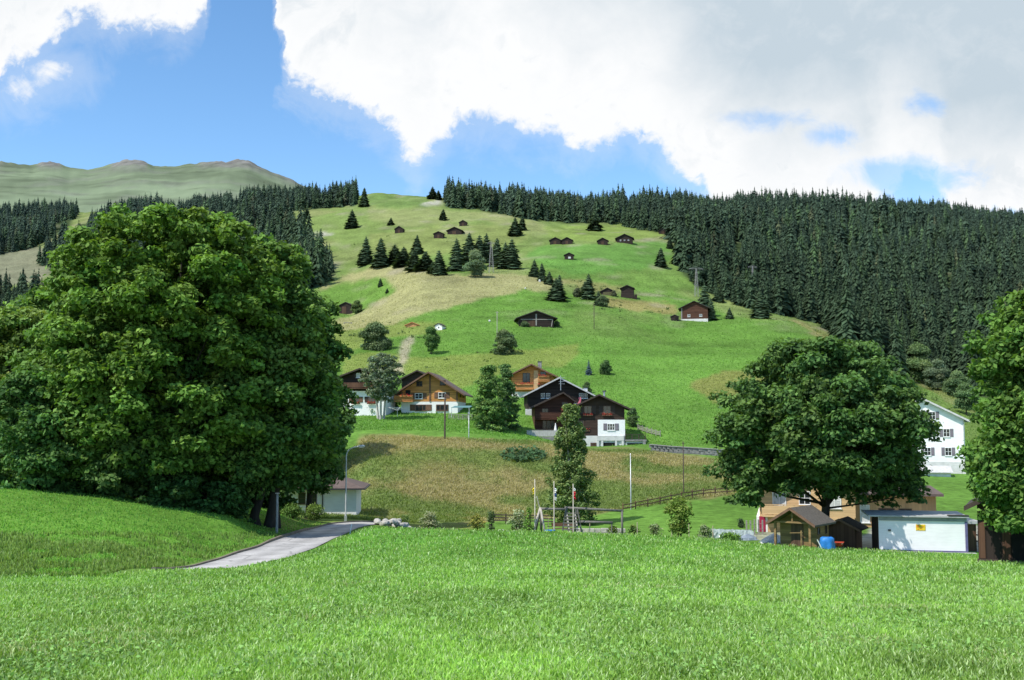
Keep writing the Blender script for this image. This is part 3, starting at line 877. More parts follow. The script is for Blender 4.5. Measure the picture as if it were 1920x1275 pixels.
def spruce(loc, H, wide, label, group=None, rz=0, k=0, name="spruce_tree"):
    r = empty(name, loc, rz, label, "tree", group)
    s = H / 10.0
    c = link("crown", NEARMESH[k % 4], None, r); c.scale = (s * wide, s * wide, s)
    t = link("trunk", TRUNKMESH, None, r); t.scale = (s, s, s)
    return r


# ------------------------------------------------------------------ the big trees of the picture
GREEN1 = (.044, .086, .015); LIGHT1 = (.105, .180, .034)
GREEN2 = (.024, .060, .016); LIGHT2 = (.062, .120, .034)


def mpp(D): return D / F * 1.0


def tree_px(name, label, cat, px, D, top, prof_px, n, rp, leaves, size, col, light, seed, skirts=(), **kw):
    """prof_px: list of (photo row, half width in px) from top to bottom"""
    p = at(px, D)
    k = mpp(D) * 1.01
    bpy_ = proj(p.x, p.y, p.z)[1]
    H = (bpy_ - top) * k
    prof = sorted([((bpy_ - y) * k / H, w * k) for y, w in prof_px])
    rs = np.random.default_rng(seed + 7); ex = []
    for (dx, row, dy, r, m) in skirts:        # low hanging boughs: offset and row, depth offset in m, clump radius, clumps
        for _ in range(m):
            d = rs.normal(size=3) * r * .8
            ex.append((dx * k + d[0], dy + d[1], (bpy_ - row) * k + d[2] * .7, r * rs.uniform(.35, .8)))
    return broadleaf(name, label, cat, p, H, prof, n, rp, leaves, size, col, light, seed, extra=ex, **kw)


L_GROUP = "broadleaf trees massed on the left above the lane"
tree_px("broadleaf_tree", "tallest rounded leafy tree at the middle of the dark group left of the lane", "tree", 312, 80, 408,
        [(414, 70), (424, 115), (440, 150), (470, 188), (540, 208), (640, 212), (740, 200), (830, 175), (885, 110)], 1300, 1.1, 230, .19, GREEN1, LIGHT1, 1, tr=.42, bark=DARKBARK, stems=3, spread=1.6, nb=16, fork=.35, group=L_GROUP)
tree_px("broadleaf_tree", "leafy tree forming the right shoulder of the dark group left of the lane", "tree", 492, 83, 464,
        [(468, 25), (490, 60), (560, 85), (650, 105), (740, 120), (820, 120), (875, 95), (900, 55)], 850, 1.25, 200, .19, (.032, .072, .017), (.095, .155, .034), 2, tr=.36, bark=DARKBARK, stems=2, spread=1.5, nb=14, group=L_GROUP)
tree_px("broadleaf_tree", "low spreading leafy tree with pale leaf tips, second from the left edge", "tree", 170, 80, 520,
        [(526, 40), (570, 80), (640, 115), (730, 130), (820, 125), (880, 110), (900, 70)], 560, 1.2, 230, .19, GREEN1, (.095, .17, .04), 3, tr=.3, bark=DARKBARK, stems=2, spread=1.0, nb=12, group=L_GROUP)
tree_px("broadleaf_tree", "yellow green leafy tree cut by the left edge of the view", "tree", 8, 88, 578,
        [(584, 40), (620, 75), (700, 100), (800, 105), (870, 90), (905, 60)], 330, 1.2, 230, .19, (.045, .085, .018), (.125, .18, .045), 4, tr=.3, bark=DARKBARK, nb=10, group=L_GROUP)
tree_px("broadleaf_tree", "dark leafy tree bulging out over the roof of the low white building", "tree", 578, 106, 570,
        [(574, 8), (610, 18), (660, 42), (700, 58), (760, 76), (830, 84), (870, 74), (900, 40)], 330, 1.3, 180, .22, (.026, .062, .017), (.07, .13, .032), 5, tr=.3, bark=DARKBARK, nb=10, group=L_GROUP)
tree_px("broadleaf_tree", "lower leafy tree leaning in front of the left end of the white building", "tree", 520, 84, 690,
        [(700, 40), (740, 95), (800, 110), (850, 85), (885, 50), (905, 25)], 330, 1.1, 240, .18, (.03, .072, .02), (.085, .16, .045), 6, tr=.22, bark=DARKBARK, nb=10, group=L_GROUP)
tree_px("broadleaf_tree", "shady leafy tree at the foot of the bank behind the low white building", "tree", 596, 147, 655,
        [(662, 12), (700, 24), (750, 36), (800, 42), (840, 38), (865, 22)], 210, 1.3, 110, .26, (.024, .058, .016), (.06, .115, .03), 7, tr=.25, bark=DARKBARK, nb=8, group=L_GROUP)
tree_px("broadleaf_tree", "dense dark leafy tree filling the middle front of the left group", "tree", 380, 82, 640,
        [(650, 40), (700, 90), (770, 115), (840, 110), (875, 85), (895, 45)], 330, 1.2, 230, .19, (.022, .056, .014), (.065, .125, .03), 8, tr=.3, bark=DARKBARK, nb=10, group=L_GROUP)
tree_px("broadleaf_tree", "bluish green leafy bush tree low at the front of the left group", "tree", 255, 79, 740,
        [(750, 30), (790, 70), (840, 85), (890, 85), (930, 60)], 280, 1.0, 230, .18, (.028, .060, .017), (.075, .125, .035), 9, tr=.18, bark=DARKBARK, nb=8, group=L_GROUP)
tree_px("broadleaf_tree", "dark low leafy tree by the left edge below the yellow green one", "tree", 70, 78, 690,
        [(700, 40), (750, 80), (810, 100), (870, 100), (920, 80)], 320, 1.1, 230, .18, (.026, .066, .018), (.075, .14, .038), 10, tr=.2, bark=DARKBARK, nb=8, group=L_GROUP)
tree_px("broadleaf_tree", "back row leafy tree just visible between the left edge and the tallest tree", "tree", 95, 105, 545,
        [(552, 25), (590, 55), (650, 80), (740, 90), (840, 85), (890, 60)], 300, 1.35, 130, .24, (.032, .075, .017), (.10, .17, .035), 12, tr=.3, bark=DARKBARK, nb=8, group=L_GROUP)

MAPLE = (.027, .058, .020); MAPLE_L = (.070, .125, .032)
tree_px("maple_tree", "large round dark green maple standing behind the wooden hut", "tree", 1546, 85.2, 646,
        [(648, 25), (664, 65), (700, 112), (750, 160), (800, 180), (850, 188), (890, 175), (905, 120)], 1250, 1.15, 210, .185, MAPLE, MAPLE_L, 21, tr=.36, bark=DARKBARK, nb=26, fork=.22, fill=.42, skirts=[(-140, 915, 0, 1.1, 14), (-138, 945, -1, .8, 8), (-160, 885, 1, 1.0, 9), (-55, 900, 1, .9, 9), (-20, 890, -2, 1.0, 9), (40, 895, -2, 1.0, 9), (-95, 915, 2, .9, 7), (70, 915, -1, 1.1, 12), (110, 925, 0, 1.1, 14), (145, 920, -1, 1.0, 10), (168, 890, 1, 1.0, 10), (120, 945, 1, .7, 5), (20, 905, 3, 1.0, 8)])
tree_px("maple_tree", "tall bright green maple cut by the right edge above the dark barn", "tree", 2030, 55, 552,
        [(556, 60), (590, 105), (660, 150), (760, 172), (850, 185), (920, 182), (975, 165)], 1700, .85, 360, .135, (.031, .070, .016), (.085, .15, .03), 22, tr=.4, bark=DARKBARK, nb=16, fill=.35)

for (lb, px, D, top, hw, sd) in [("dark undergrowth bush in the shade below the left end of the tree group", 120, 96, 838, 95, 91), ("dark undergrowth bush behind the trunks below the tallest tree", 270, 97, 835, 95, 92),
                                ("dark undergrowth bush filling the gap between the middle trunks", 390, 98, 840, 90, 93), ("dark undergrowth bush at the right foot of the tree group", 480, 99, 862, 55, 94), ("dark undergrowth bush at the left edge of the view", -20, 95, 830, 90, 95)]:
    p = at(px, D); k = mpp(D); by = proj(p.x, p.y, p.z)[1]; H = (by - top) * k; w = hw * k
    broadleaf("undergrowth_shrub", lb, "shrub", p, H, [(.0, w), (.5, w), (.9, w * .7)], 120, 1.1, 120, .22, (.018, .042, .012), (.035, .07, .02), sd, tr=.06, nb=5, stems=3, spread=1.5)  # bushes added behind the trunks, gloom put into their very dark leaf colour

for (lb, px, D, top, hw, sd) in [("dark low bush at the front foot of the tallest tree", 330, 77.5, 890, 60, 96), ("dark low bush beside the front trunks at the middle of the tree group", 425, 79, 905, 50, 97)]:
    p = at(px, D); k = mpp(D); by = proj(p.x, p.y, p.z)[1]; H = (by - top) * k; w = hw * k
    broadleaf("undergrowth_shrub", lb, "shrub", p, H, [(.0, w), (.5, w * .9), (.9, w * .5)], 110, .7, 260, .16, (.020, .046, .013), (.04, .085, .022), sd, tr=.05, nb=5, stems=3, spread=1.2)  # low bushes added in front, dark leaf colour stands for the shade there

# birches and other single trees nearer the houses
tree_px("birch_tree", "taller bushy birch left of the dark chalets on the green terrace", "tree", 918, 178, 686,
        [(688, 5), (705, 14), (735, 26), (770, 34), (800, 34), (814, 26)], 620, .58, 330, .15, (.052, .105, .033), (.125, .195, .055), 31, tr=.16, bark=BARK, nb=8)
tree_px("birch_tree", "slimmer birch right behind the bushy one beside the dark chalets", "tree", 948, 183, 684,
        [(686, 4), (710, 12), (740, 20), (780, 27), (805, 26), (815, 18)], 480, .52, 330, .15, (.044, .088, .034), (.10, .16, .055), 32, tr=.14, bark=PALEBARK, nb=8)
tree_px("birch_tree", "tall narrow weeping birch standing behind the playground", "tree", 1072, 118, 762,
        [(764, 5), (785, 14), (820, 24), (860, 31), (900, 42), (935, 50), (960, 52), (978, 42)], 900, .44, 420, .125, (.062, .100, .034), (.145, .19, .065), 33, tr=.14, bark=PALEBARK, nb=10, drop=1.2, fork=.35)
tree_px("poplar_tree", "grey green tree with pale trunks in front of the white and dark chalet", "tree", 714, 188, 662,
        [(664, 10), (680, 26), (705, 36), (735, 36), (750, 22)], 420, .62, 220, .16, (.060, .085, .052), (.13, .16, .10), 34, tr=.2, bark=PALEBARK, nb=10, stems=3, spread=1.4)
tree_px("fruit_tree", "small yellow green tree in the garden beside the stakes", "tree", 1274, 92, 938,
        [(940, 10), (950, 24), (965, 31), (985, 24), (1000, 12)], 60, .5, 210, .11, (.065, .105, .02), (.16, .21, .05), 35, tr=.07, nb=8, stems=2, spread=.4)
# shrubs and little trees on the slope
for (nm, lb, px, py, top, hw, sd, c, l) in [
    ("broadleaf_tree", "round dark green tree casting a shadow on the slope above the chalets", 808, 664, 614, 19, 41, (.035, .080, .024), (.085, .145, .045)),
    ("shrub", "wide grey green shrub near the stony track above the chalets", 703, 656, 608, 32, 42, (.048, .075, .036), (.10, .135, .065)),
    ("shrub", "ragged grey green shrub below the big hillside barn", 945, 664, 622, 24, 43, (.048, .075, .036), (.095, .13, .06)),
    ("shrub", "small round shrub beside the lone barn on the left", 669, 588, 564, 11, 44, (.045, .075, .03), (.10, .14, .05)),
    ("broadleaf_tree", "pale round deciduous tree in front of the dark spruce clump", 891, 520, 472, 21, 45, (.070, .105, .060), (.13, .175, .10)),
    ("shrub", "little dark pine shrub next to the blue spruce", 1136, 702, 675, 14, 46, (.028, .060, .022), (.06, .10, .04)),
    ("shrub", "dark round shrub at the right corner of the chalet terrace", 1187, 800, 764, 13, 47, (.036, .066, .03), (.08, .12, .05)),
    ("shrub", "dark shrub peeping out behind the white chimney", 1101, 737, 718, 10, 48, (.04, .07, .03), (.08, .12, .05)),
    ("shrub", "low shrub at the left foot of the big hillside barn", 984, 613, 602, 9, 49, (.045, .07, .035), (.09, .12, .06)),
    ("shrub", "low shrub at the right foot of the big hillside barn", 1044, 613, 602, 7, 50, (.045, .07, .035), (.09, .12, .06)),
    ("shrub", "grey bush at the near end of the small spruces below the open hay barn", 1130, 575, 555, 13, 51, (.05, .075, .04), (.10, .13, .07)),
    ("shrub", "reddish grey bush left of the spruce pair by the open hay barn", 1082, 557, 540, 9, 52, (.06, .07, .045), (.11, .12, .07)),
    ("shrub", "bush at the right end of the open hay barn", 1151, 556, 545, 6, 53, (.06, .07, .045), (.11, .12, .07)),
    ("shrub", "clipped green bush beside the left chalet garden", 700, 778, 755, 16, 54, (.04, .085, .02), (.09, .16, .04)),
    ("shrub", "bush in the garden between the two left chalets", 740, 770, 745, 12, 55, (.035, .08, .025), (.08, .14, .04)),
    ("broadleaf_tree", "light green bushy tree at the lower edge of the right forest", 1722, 716, 650, 32, 56, (.055, .095, .04), (.11, .165, .07)),
    ("broadleaf_tree", "grey green bushy tree right of the light one below the forest", 1758, 732, 678, 24, 57, (.065, .10, .06), (.12, .16, .10)),
    ("broadleaf_tree", "darker bushy tree near the bend of the ridge path", 1795, 748, 700, 25, 58, (.05, .085, .04), (.10, .145, .065)),
    ("broadleaf_tree", "bushy tree farthest down the gully beside the right maple", 1812, 778, 720, 24, 59, (.045, .085, .035), (.09, .14, .06)),
    ("broadleaf_tree", "leafy tree at the tip of the forest edge above the big maple", 1655, 660, 600, 28, 62, (.04, .075, .035), (.085, .13, .06)),
]:
    p = hit(px, py); D = p.y; k = mpp(D) * 1.02
    H = (py - top) * k; w = hw * k
    prof = [(.0, w * .7), (.25, w), (.6, w * .9), (.9, w * .45)] if nm == "shrub" else [(.12, w * .6), (.35, w), (.65, w * .9), (.93, w * .4)]
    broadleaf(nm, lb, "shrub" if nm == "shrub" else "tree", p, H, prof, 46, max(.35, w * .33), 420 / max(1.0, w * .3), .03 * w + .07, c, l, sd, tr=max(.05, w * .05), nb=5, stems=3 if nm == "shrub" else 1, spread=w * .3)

# garden shrubs along the far edge of the field
for (lb, px, D, top, hw, sd, c, l) in [
    ("white flowering garden bush at the left foot of the swing frame", 972, 104, 958, 22, 71, (.05, .085, .03), (.34, .36, .24)),
    ("upright bright green garden shrub beside the swing frame", 992, 102, 952, 11, 72, (.055, .11, .02), (.12, .2, .04)),
    ("dark thin sapling bush left of the white flowering bush", 921, 105, 960, 9, 73, (.035, .06, .025), (.08, .11, .05)),
    ("straggly yellow flowered weeds behind the stone edging", 893, 106, 968, 18, 74, (.07, .09, .03), (.26, .24, .05)),
    ("pale flowering weeds growing right of the rubble heap", 806, 101, 962, 24, 75, (.07, .095, .04), (.26, .27, .17)),
    ("green weed clump close behind the rubble heap", 757, 104, 966, 16, 76, (.06, .10, .03), (.14, .19, .07)),
    ("low leafy garden bush right of the long beam", 1150, 104, 984, 14, 77, (.06, .095, .02), (.16, .2, .04)),
    ("rounded garden bush between the beam and the small tree", 1188, 104, 986, 13, 78, (.05, .09, .025), (.13, .18, .05)),
    ("flowering garden bush just left of the small yellow green tree", 1228, 102, 984, 16, 79, (.055, .09, .03), (.2, .22, .12)),
    ("tall weeds between the small tree and the plastic tunnel", 1320, 98, 986, 16, 80, (.05, .09, .03), (.2, .23, .15)),
    ("leafy bush in front of the plastic tunnel", 1368, 86, 1000, 22, 81, (.05, .105, .02), (.11, .2, .04)),
    ("dark little conifer bush behind the plastic tunnel", 1390, 112, 974, 6, 82, (.03, .05, .025), (.05, .08, .04)),
    ("grassy verge bush covering the foot of the white building", 590, 104, 950, 26, 83, (.06, .10, .025), (.14, .2, .05)),
    ("verge bush at the left end of the white building under the trees", 545, 97, 950, 30, 84, (.045, .085, .02), (.10, .17, .04)),
]:
    p = at(px, D); k = mpp(D); by = proj(p.x, p.y, p.z)[1]
    H = (by - top) * k; w = hw * k
    broadleaf("garden_shrub", lb, "shrub", p, H, [(.05, w * .8), (.4, w), (.75, w * .75), (.95, w * .4)], 34, max(.22, w * .32), 420, .075, c, l, sd, tr=.035, nb=5, stems=3, spread=w * .4)

# ------------------------------------------------------------------ conifers standing in the meadows
S_GROUP = "spruces standing alone or in clumps on the hillside meadow"
CONI = [  # px, base row, top row, width factor, label
    (660, 428, 393, 1.15, "dense spruce near the upper left forest edge, by itself on grass"),
    (575, 410, 390, 1.3, "small spruce just under the upper left wood"),
    (733, 422, 408, 1.3, "stubby little spruce above the leftmost upper hut"),
    (831, 413, 392, 1.2, "single small spruce standing alone high on the yellow pasture"),
    (966, 442, 408, 1.2, "left one of two spruces high above the pylon"),
    (979, 432, 404, 1.1, "right taller one of two spruces high above the pylon"),
    (1115, 432, 397, 1.1, "spruce in front of the upper forest right of the twin barns"),
    (1239, 501, 465, 1.1, "lone spruce on the smooth meadow near the right forest edge"),
    (686, 496, 444, .95, "slim spruce at the far left of the middle clump"),
    (714, 501, 447, 1.15, "broad spruce second from the left in the middle clump"),
    (782, 476, 441, 1.0, "pointed spruce rising at the back of the low bushy spruces"),
    (740, 494, 459, 1.5, "bushy spruce right of the broad one in the middle clump"),
    (757, 500, 463, 1.6, "wide low spruce at the middle of the left half of the clump"),
    (777, 508, 468, 1.5, "low spruce in the front row under the pointed one"),
    (798, 507, 472, 1.6, "rounded spruce at the right end of the left half of the clump"),
    (823, 516, 470, 1.1, "separate spruce between the two halves of the clump"),
    (811, 514, 492, 1.5, "small bushy spruce at the foot of the separate spruce"),
    (856, 508, 448, 1.05, "tall dark spruce left of the pale round tree"),
    (880, 496, 437, 1.05, "tall spruce behind the pale round tree"),
    (899, 494, 441, 1.0, "spruce behind the pale tree and left of the pylon"),
    (912, 492, 438, 1.0, "spruce directly behind the lattice pylon"),
    (932, 500, 447, 1.05, "spruce just right of the lattice pylon"),
    (948, 504, 455, 1.1, "spruce between the pylon and the end of the clump"),
    (960, 505, 449, 1.1, "large spruce at the right end of the middle clump"),
    (1002, 519, 487, 1.1, "uppermost of the spruces running down the gully"),
    (1016, 527, 494, 1.05, "second spruce down the gully line"),
    (1030, 533, 509, 1.2, "short spruce in the middle of the gully line"),
    (1049, 560, 516, .95, "tall narrow spruce behind the widest gully spruce"),
    (1043, 564, 522, 1.35, "widest spruce at the lower end of the gully line"),
    (1104, 561, 514, 1.1, "taller one of the spruce pair left of the open hay barn"),
    (1097, 556, 528, 1.3, "shorter one of the spruce pair left of the open hay barn"),
    (1122, 573, 546, 1.1, "small spruce at the bottom end of the bushes below the hay barn"),
    (1321, 592, 532, .95, "dark spruce rising behind the roof of the right barn"),
    (1333, 600, 560, 1.0, "spruce at the right wall of the right barn"),
    (1368, 598, 577, 1.1, "small spruce on the grass right of the right barn"),
    (713, 538, 522, 1.1, "tiny spruce on the green patch inside the tan slope"),
    (726, 550, 540, 1.2, "tiniest spruce lower on the green patch"),
    (683, 387, 352, 1.0, "pointed spruce alone on the skyline right of the left wood"),
    (811, 373, 350, 1.2, "left spruce of the small pair on the open skyline"),
    (822, 375, 357, 1.2, "right spruce of the small pair on the open skyline"),
    (1425, 597, 546, 1.1, "spruce standing out at the meadow tip of the right forest"),
    (1256, 466, 446, 1.3, "small spruce at the corner where meadow meets right forest"),
    (1346, 566, 540, 1.2, "spruce at the forest edge above the right barn"),
]
for i, (px, py, tp, wd, lb) in enumerate(CONI):
    p = hit(px, py, 200)
    H = (py - tp) * mpp(p.y) * 1.04
    spruce(p, H, wd * 1.35, lb, S_GROUP, rz=i * 1.3, k=i)
p = hit(1104, 703, 150)
bs = conifer_arrays(10, 3.0, 22, 12, 99, (.075, .125, .135), pw=.8)
r = empty("blue_spruce", p, 0, "small blue spruce on the meadow above the dark chalets", "tree")
mb_ = npmesh("crown", *bs); mb_.materials.append(NEEDLE)
s = 29 * mpp(p.y) / 10
link("crown", mb_, None, r).scale = (s, s, s); link("trunk", TRUNKMESH, None, r).scale = (s, s, s)

# ------------------------------------------------------------------ the forests
RIGHTF = FOREST_RIGHT
LEFTF = FOREST_LEFT
CLEAR = [(1384, 478, 9, 34), (1412, 480, 5, 14), (1788, 520, 11, 12), (1780, 545, 8, 14), (1628, 550, 12, 9), (1683, 548, 8, 7), (1470, 575, 18, 8), (1760, 585, 9, 8), (1845, 470, 14, 7), (1500, 440, 12, 6), (1335, 425, 8, 5), (1590, 500, 9, 16), (1700, 620, 10, 10), (135, 432, 34, 20), (330, 392, 34, 12), (40, 418, 26, 10), (445, 396, 16, 8), (480, 430, 10, 14), (610, 380, 12, 6)]
rf = np.random.default_rng(5)
NT = 62000
uu = rf.uniform(-.72, .78, NT); dd = np.sqrt(rf.uniform(330 ** 2, 1290 ** 2, NT))
xx = uu * dd; zz = ground(xx, dd)
ppx, ppy = proj(xx, dd, zz)
jit = (fbm(xx / 20, dd / 20, 3) - .5) * 14
kr = np.zeros(NT, bool); kl = np.zeros(NT, bool)
for pl in RIGHTF: kr |= inpoly(pl, ppx + jit, ppy + jit * .4)
for pl in LEFTF: kl |= inpoly(pl, ppx, ppy)
for (cx_, cy_, a, b) in CLEAR:
    kl &= ~((((ppx - cx_) / a) ** 2 + ((ppy - cy_) / b) ** 2) < 1)
    kr &= ~((((ppx - cx_) / a) ** 2 + ((ppy - cy_) / b) ** 2) < 1)
keep = kr | kl
# thin out trees that stand too close
order = np.nonzero(keep)[0]
grid = {}
sel = []
for i in order:
    sp_ = 3.0 if dd[i] < 600 else 3.8
    gx, gy = int(xx[i] // sp_), int(dd[i] // sp_)
    ok = True
    for a in (-1, 0, 1):
        for b in (-1, 0, 1):
            for j in grid.get((gx + a, gy + b), ()):
                if (xx[i] - xx[j]) ** 2 + (dd[i] - dd[j]) ** 2 < sp_ ** 2: ok = False
    if ok:
        grid.setdefault((gx, gy), []).append(i); sel.append(i)
sel = np.array(sel)
hts = (9.5 + 11 * rf.random(len(sel))) * np.where(rf.random(len(sel)) < .12, .6, 1.0) * (.55 + .9 * fbm(xx[sel] / 45, dd[sel] / 45, 3))
hts *= np.interp(dd[sel], [330, 500, 1000], [1.05, 1.0, .95])
# the three hundred that show largest: tree tops not covered by a nearer tree
t_px, t_py = proj(xx[sel], dd[sel], zz[sel] + hts)
size_px = hts / dd[sel]
vis = np.ones(len(sel), bool)
o_near = np.argsort(dd[sel])
cover = np.full(2600, 9e9)                       # highest row already covered, by photo column
score = np.zeros(len(sel))
for i in o_near:
    c = int(t_px[i]) + 300
    if c < 4 or c > 2590: continue
    w = max(1, int(1.6 * F / dd[sel][i] * .8))
    b_ = proj(xx[sel][i], dd[sel][i], zz[sel][i])[1]
    cur = np.median(cover[max(0, c - w):c + w + 1])
    score[i] = max(0, min(b_, cur) - t_py[i]) * (1 if -10 < t_px[i] < 1930 else 0)
    if 440 < t_px[i] or t_py[i] < 380: pass
    cover[max(0, c - w):c + w + 1] = np.minimum(cover[max(0, c - w):c + w + 1], t_py[i] + 4)
# the left group of big trees hides what stands behind it
score[(t_px > 90) & (t_px < 590) & (t_py > np.interp(t_px, [90, 120, 200, 300, 400, 500, 590], [560, 450, 410, 388, 410, 470, 520]))] = 0
score[(t_px > 1815) & (t_py > 570)] = 0
big = np.argsort(-score)[:256]
bigset = set(int(i) for i in big)
LAB = {"r": ("dark green spruce in the dense forest on the right hillside", "spruces of the right hillside forest"),
       "l": ("dark green spruce in the wood behind the left trees", "spruces of the left hillside wood")}
for i in big:
    q = sel[i]
    kk = "r" if xx[q] / dd[q] > -.08 else "l"
    k = int(i) % 6 if dd[q] > 520 else 6 + int(i) % 4
    o = link("spruce_tree", FARMESH[k], None)
    o.location = (xx[q], dd[q], zz[q] - .3); s = hts[i] / 10; wv = s * (.85 + .4 * ((i * 37) % 100) / 100.)
    o.scale = (wv, wv, s); o.rotation_euler = (0, 0, (i * 1.7) % 6.28)
    tag(o, LAB[kk][0], "tree", LAB[kk][1])
for side in ("r", "l"):
    Vs, Qs, Cs, Ns_ = [], [], [], []; off = 0
    for n_, q in enumerate(sel):
        if n_ in bigset: continue
        if ("r" if xx[q] / dd[q] > -.08 else "l") != side: continue
        tk = n_ % 6 if dd[q] > 440 else 6 + n_ % 4
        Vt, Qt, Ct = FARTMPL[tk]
        s = hts[n_] / 10; a = rf.random() * 6.28; wv = s * rf.uniform(.75, 1.55)
        ca, sa = math.cos(a), math.sin(a)
        W = np.empty_like(Vt)
        W[:, 0] = (Vt[:, 0] * ca - Vt[:, 1] * sa) * wv + xx[q]; W[:, 1] = (Vt[:, 0] * sa + Vt[:, 1] * ca) * wv + dd[q]; W[:, 2] = Vt[:, 2] * s + zz[q] - .3
        nn = FARNORM[tk]; Ns_.append(np.stack([nn[:, 0] * ca - nn[:, 1] * sa, nn[:, 0] * sa + nn[:, 1] * ca, nn[:, 2]], 1))
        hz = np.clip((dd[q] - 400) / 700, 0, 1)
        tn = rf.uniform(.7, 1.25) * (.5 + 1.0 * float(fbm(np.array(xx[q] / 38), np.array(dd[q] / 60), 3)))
        c = Ct * tn * (1 - .35 * hz) + np.array((.075, .115, .12)) * .35 * hz  # farther crowns shift to blue grey: haze put into the needle colour
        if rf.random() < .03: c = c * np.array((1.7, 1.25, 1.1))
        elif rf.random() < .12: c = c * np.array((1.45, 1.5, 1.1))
        Vs.append(W); Qs.append(Qt + off); Cs.append(c); off += len(Vt)
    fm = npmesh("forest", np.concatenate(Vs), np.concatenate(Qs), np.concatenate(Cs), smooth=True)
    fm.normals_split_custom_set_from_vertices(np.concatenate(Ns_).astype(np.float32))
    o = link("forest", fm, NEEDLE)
    tag(o, "dense dark spruce forest covering the right hillside" if side == "r" else "dark spruce wood on the slopes at the upper left", kind="stuff")
print("forest trees", len(sel))

# ------------------------------------------------------------------ grass


def blades(name, label, X, Y, h, w, cols, rng, lean=.45, seg2=True):
    n = len(X)
    Z = ground(X, Y)
    a = rng.random(n) * 6.28
    dx, dy = np.cos(a), np.sin(a)
    b = rng.random(n) * 6.28
    lx, ly = np.cos(b) * lean * h * rng.random(n), np.sin(b) * lean * h * rng.random(n)
    P = np.stack([X, Y, Z - .02], 1)
    sd = np.stack([dx * w, dy * w, np.zeros(n)], 1)
    mid = P + np.stack([lx * .35, ly * .35, h * .6], 1)
    tip = P + np.stack([lx, ly, h * rng.uniform(.85, 1.1, n)], 1)
    V = np.stack([P - sd * .5, P + sd * .5, mid + sd * .6, tip, mid - sd * .6], 1).reshape(-1, 3)
    i = np.arange(n)[:, None] * 5
    T = np.concatenate([i + np.array([[0, 1, 2]]), i + np.array([[0, 2, 4]]), i + np.array([[4, 2, 3]])], 1).reshape(-1, 3)
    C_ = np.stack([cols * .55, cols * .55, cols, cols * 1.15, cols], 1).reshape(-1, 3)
    o = link(name, npmesh(name, V, T, np.clip(C_, 0, 1)), GRASS)
    tag(o, label, kind="stuff")
    return o


gr = np.random.default_rng(21)
n = 430000
inv = gr.uniform(1 / 88., 1 / 10.5, n); Y = 1 / inv
X = gr.uniform(-.56, .56, n) * Y
gpx, gpy = proj(X, Y, ground(X, Y))
crest = np.interp(gpx, [-300, 0, 330, 520, 640, 690, 960, 1300, 1600, 1760, 2300], [1086, 1084, 1072, 1050, 1010, 990, 994, 1008, 1030, 1040, 1060])
k = (gpy > crest - 2) & (Y < np.interp(gpx, [0, 330, 520, 640, 700, 2000], [45, 47, 58, 77, 86, 82])) & ~((X < -11.8) & (X > -16.6) & (Y > 46))
X, Y = X[k], Y[k]
cl = fbm(X / 1.3, Y / 1.3, 3)
h = (.062 + .088 * gr.random(len(X)) * (.4 + 1.2 * cl)) * (.95 + Y / 160)
w = .008 + .014 * gr.random(len(X)) + Y * .00048
tone = (.55 + .95 * fbm(X / 2.2 + 7, Y / 4 + 3, 4)) * (.72 + .56 * fbm(X / 9 + 70, Y / 14 + 3, 3))
cols = np.array((.225, .375, .072))[None] * tone[:, None] * gr.uniform(.7, 1.35, len(X))[:, None]
lt = gr.random(len(X)) < .20 + .35 * np.clip(cl - .5, 0, 1)
cols[lt] = np.array((.44, .58, .26)) * gr.uniform(.8, 1.2, lt.sum())[:, None]
dryp = (np.clip((fbm(X / 3 + 40, Y / 1.6 + 80, 3) - .64) * 5, 0, 1) * np.clip((44 - Y) / 14, 0, 1) * .6) > gr.random(len(X)) * 1.4
cols[dryp] = np.array((.42, .46, .22)) * gr.uniform(.8, 1.2, dryp.sum())[:, None]
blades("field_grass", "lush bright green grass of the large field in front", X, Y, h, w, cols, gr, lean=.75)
# broad leaved plants among the grass
n = 34000
inv = gr.uniform(1 / 60., 1 / 11., n); Y = 1 / inv; X = gr.uniform(-.55, .55, n) * Y
gpx, gpy = proj(X, Y, ground(X, Y))
k = (fbm(X / 1.6 + 3, Y / 1.6, 3) > .5) & ~((X < -11.8) & (Y > 42))
k &= gpy > np.interp(gpx, [-300, 0, 330, 520, 640, 690, 960, 1300, 1600, 2300], [1086, 1084, 1072, 1050, 1010, 990, 994, 1008, 1030, 1060])
X, Y = X[k], Y[k]
P = np.stack([X, Y, ground(X, Y) + gr.uniform(.05, .15, len(X))], 1)
Vv, Qq = leaf_quads(P, unit(gr.normal(size=P.shape) * .5 + np.array([0, -.3, .8])), gr.uniform(.020, .044, len(P)) * (.8 + Y / 50), .55, gr)
o = link("meadow_herbs", npmesh("meadow_herbs", Vv, Qq, np.repeat(np.array((.20, .36, .09)) * gr.uniform(.55, 1.6, (len(P), 1)), 4, 0)), GRASS)
tag(o, "small broad leaved herbs scattered through the front field", kind="stuff")
# left meadow
n = 60000
inv = gr.uniform(1 / 100., 1 / 44., n); Y = 1 / inv; X = gr.uniform(-.60, -.13, n) * Y
gpx, gpy = proj(X, Y, ground(X, Y))
k = (X < -16.5) & (gpy < 1082) & (gpy > 905)
X, Y, gpy = X[k], Y[k], gpy[k]
h = .07 + .10 * gr.random(len(X)); w = .03 + .03 * gr.random(len(X))
cols = np.array((.185, .385, .058))[None] * gr.uniform(.7, 1.35, len(X))[:, None]
rg = ((gpy > 1000) & (fbm(X / 1.5, Y / 1.5, 3) > .42)); cols[rg] = np.array((.21, .315, .075)) * gr.uniform(.55, 1.3, rg.sum())[:, None]; h[rg] *= 1.7
blades("meadow_grass", "short green grass on the meadow left of the lane", X, Y, h, w, cols, gr)
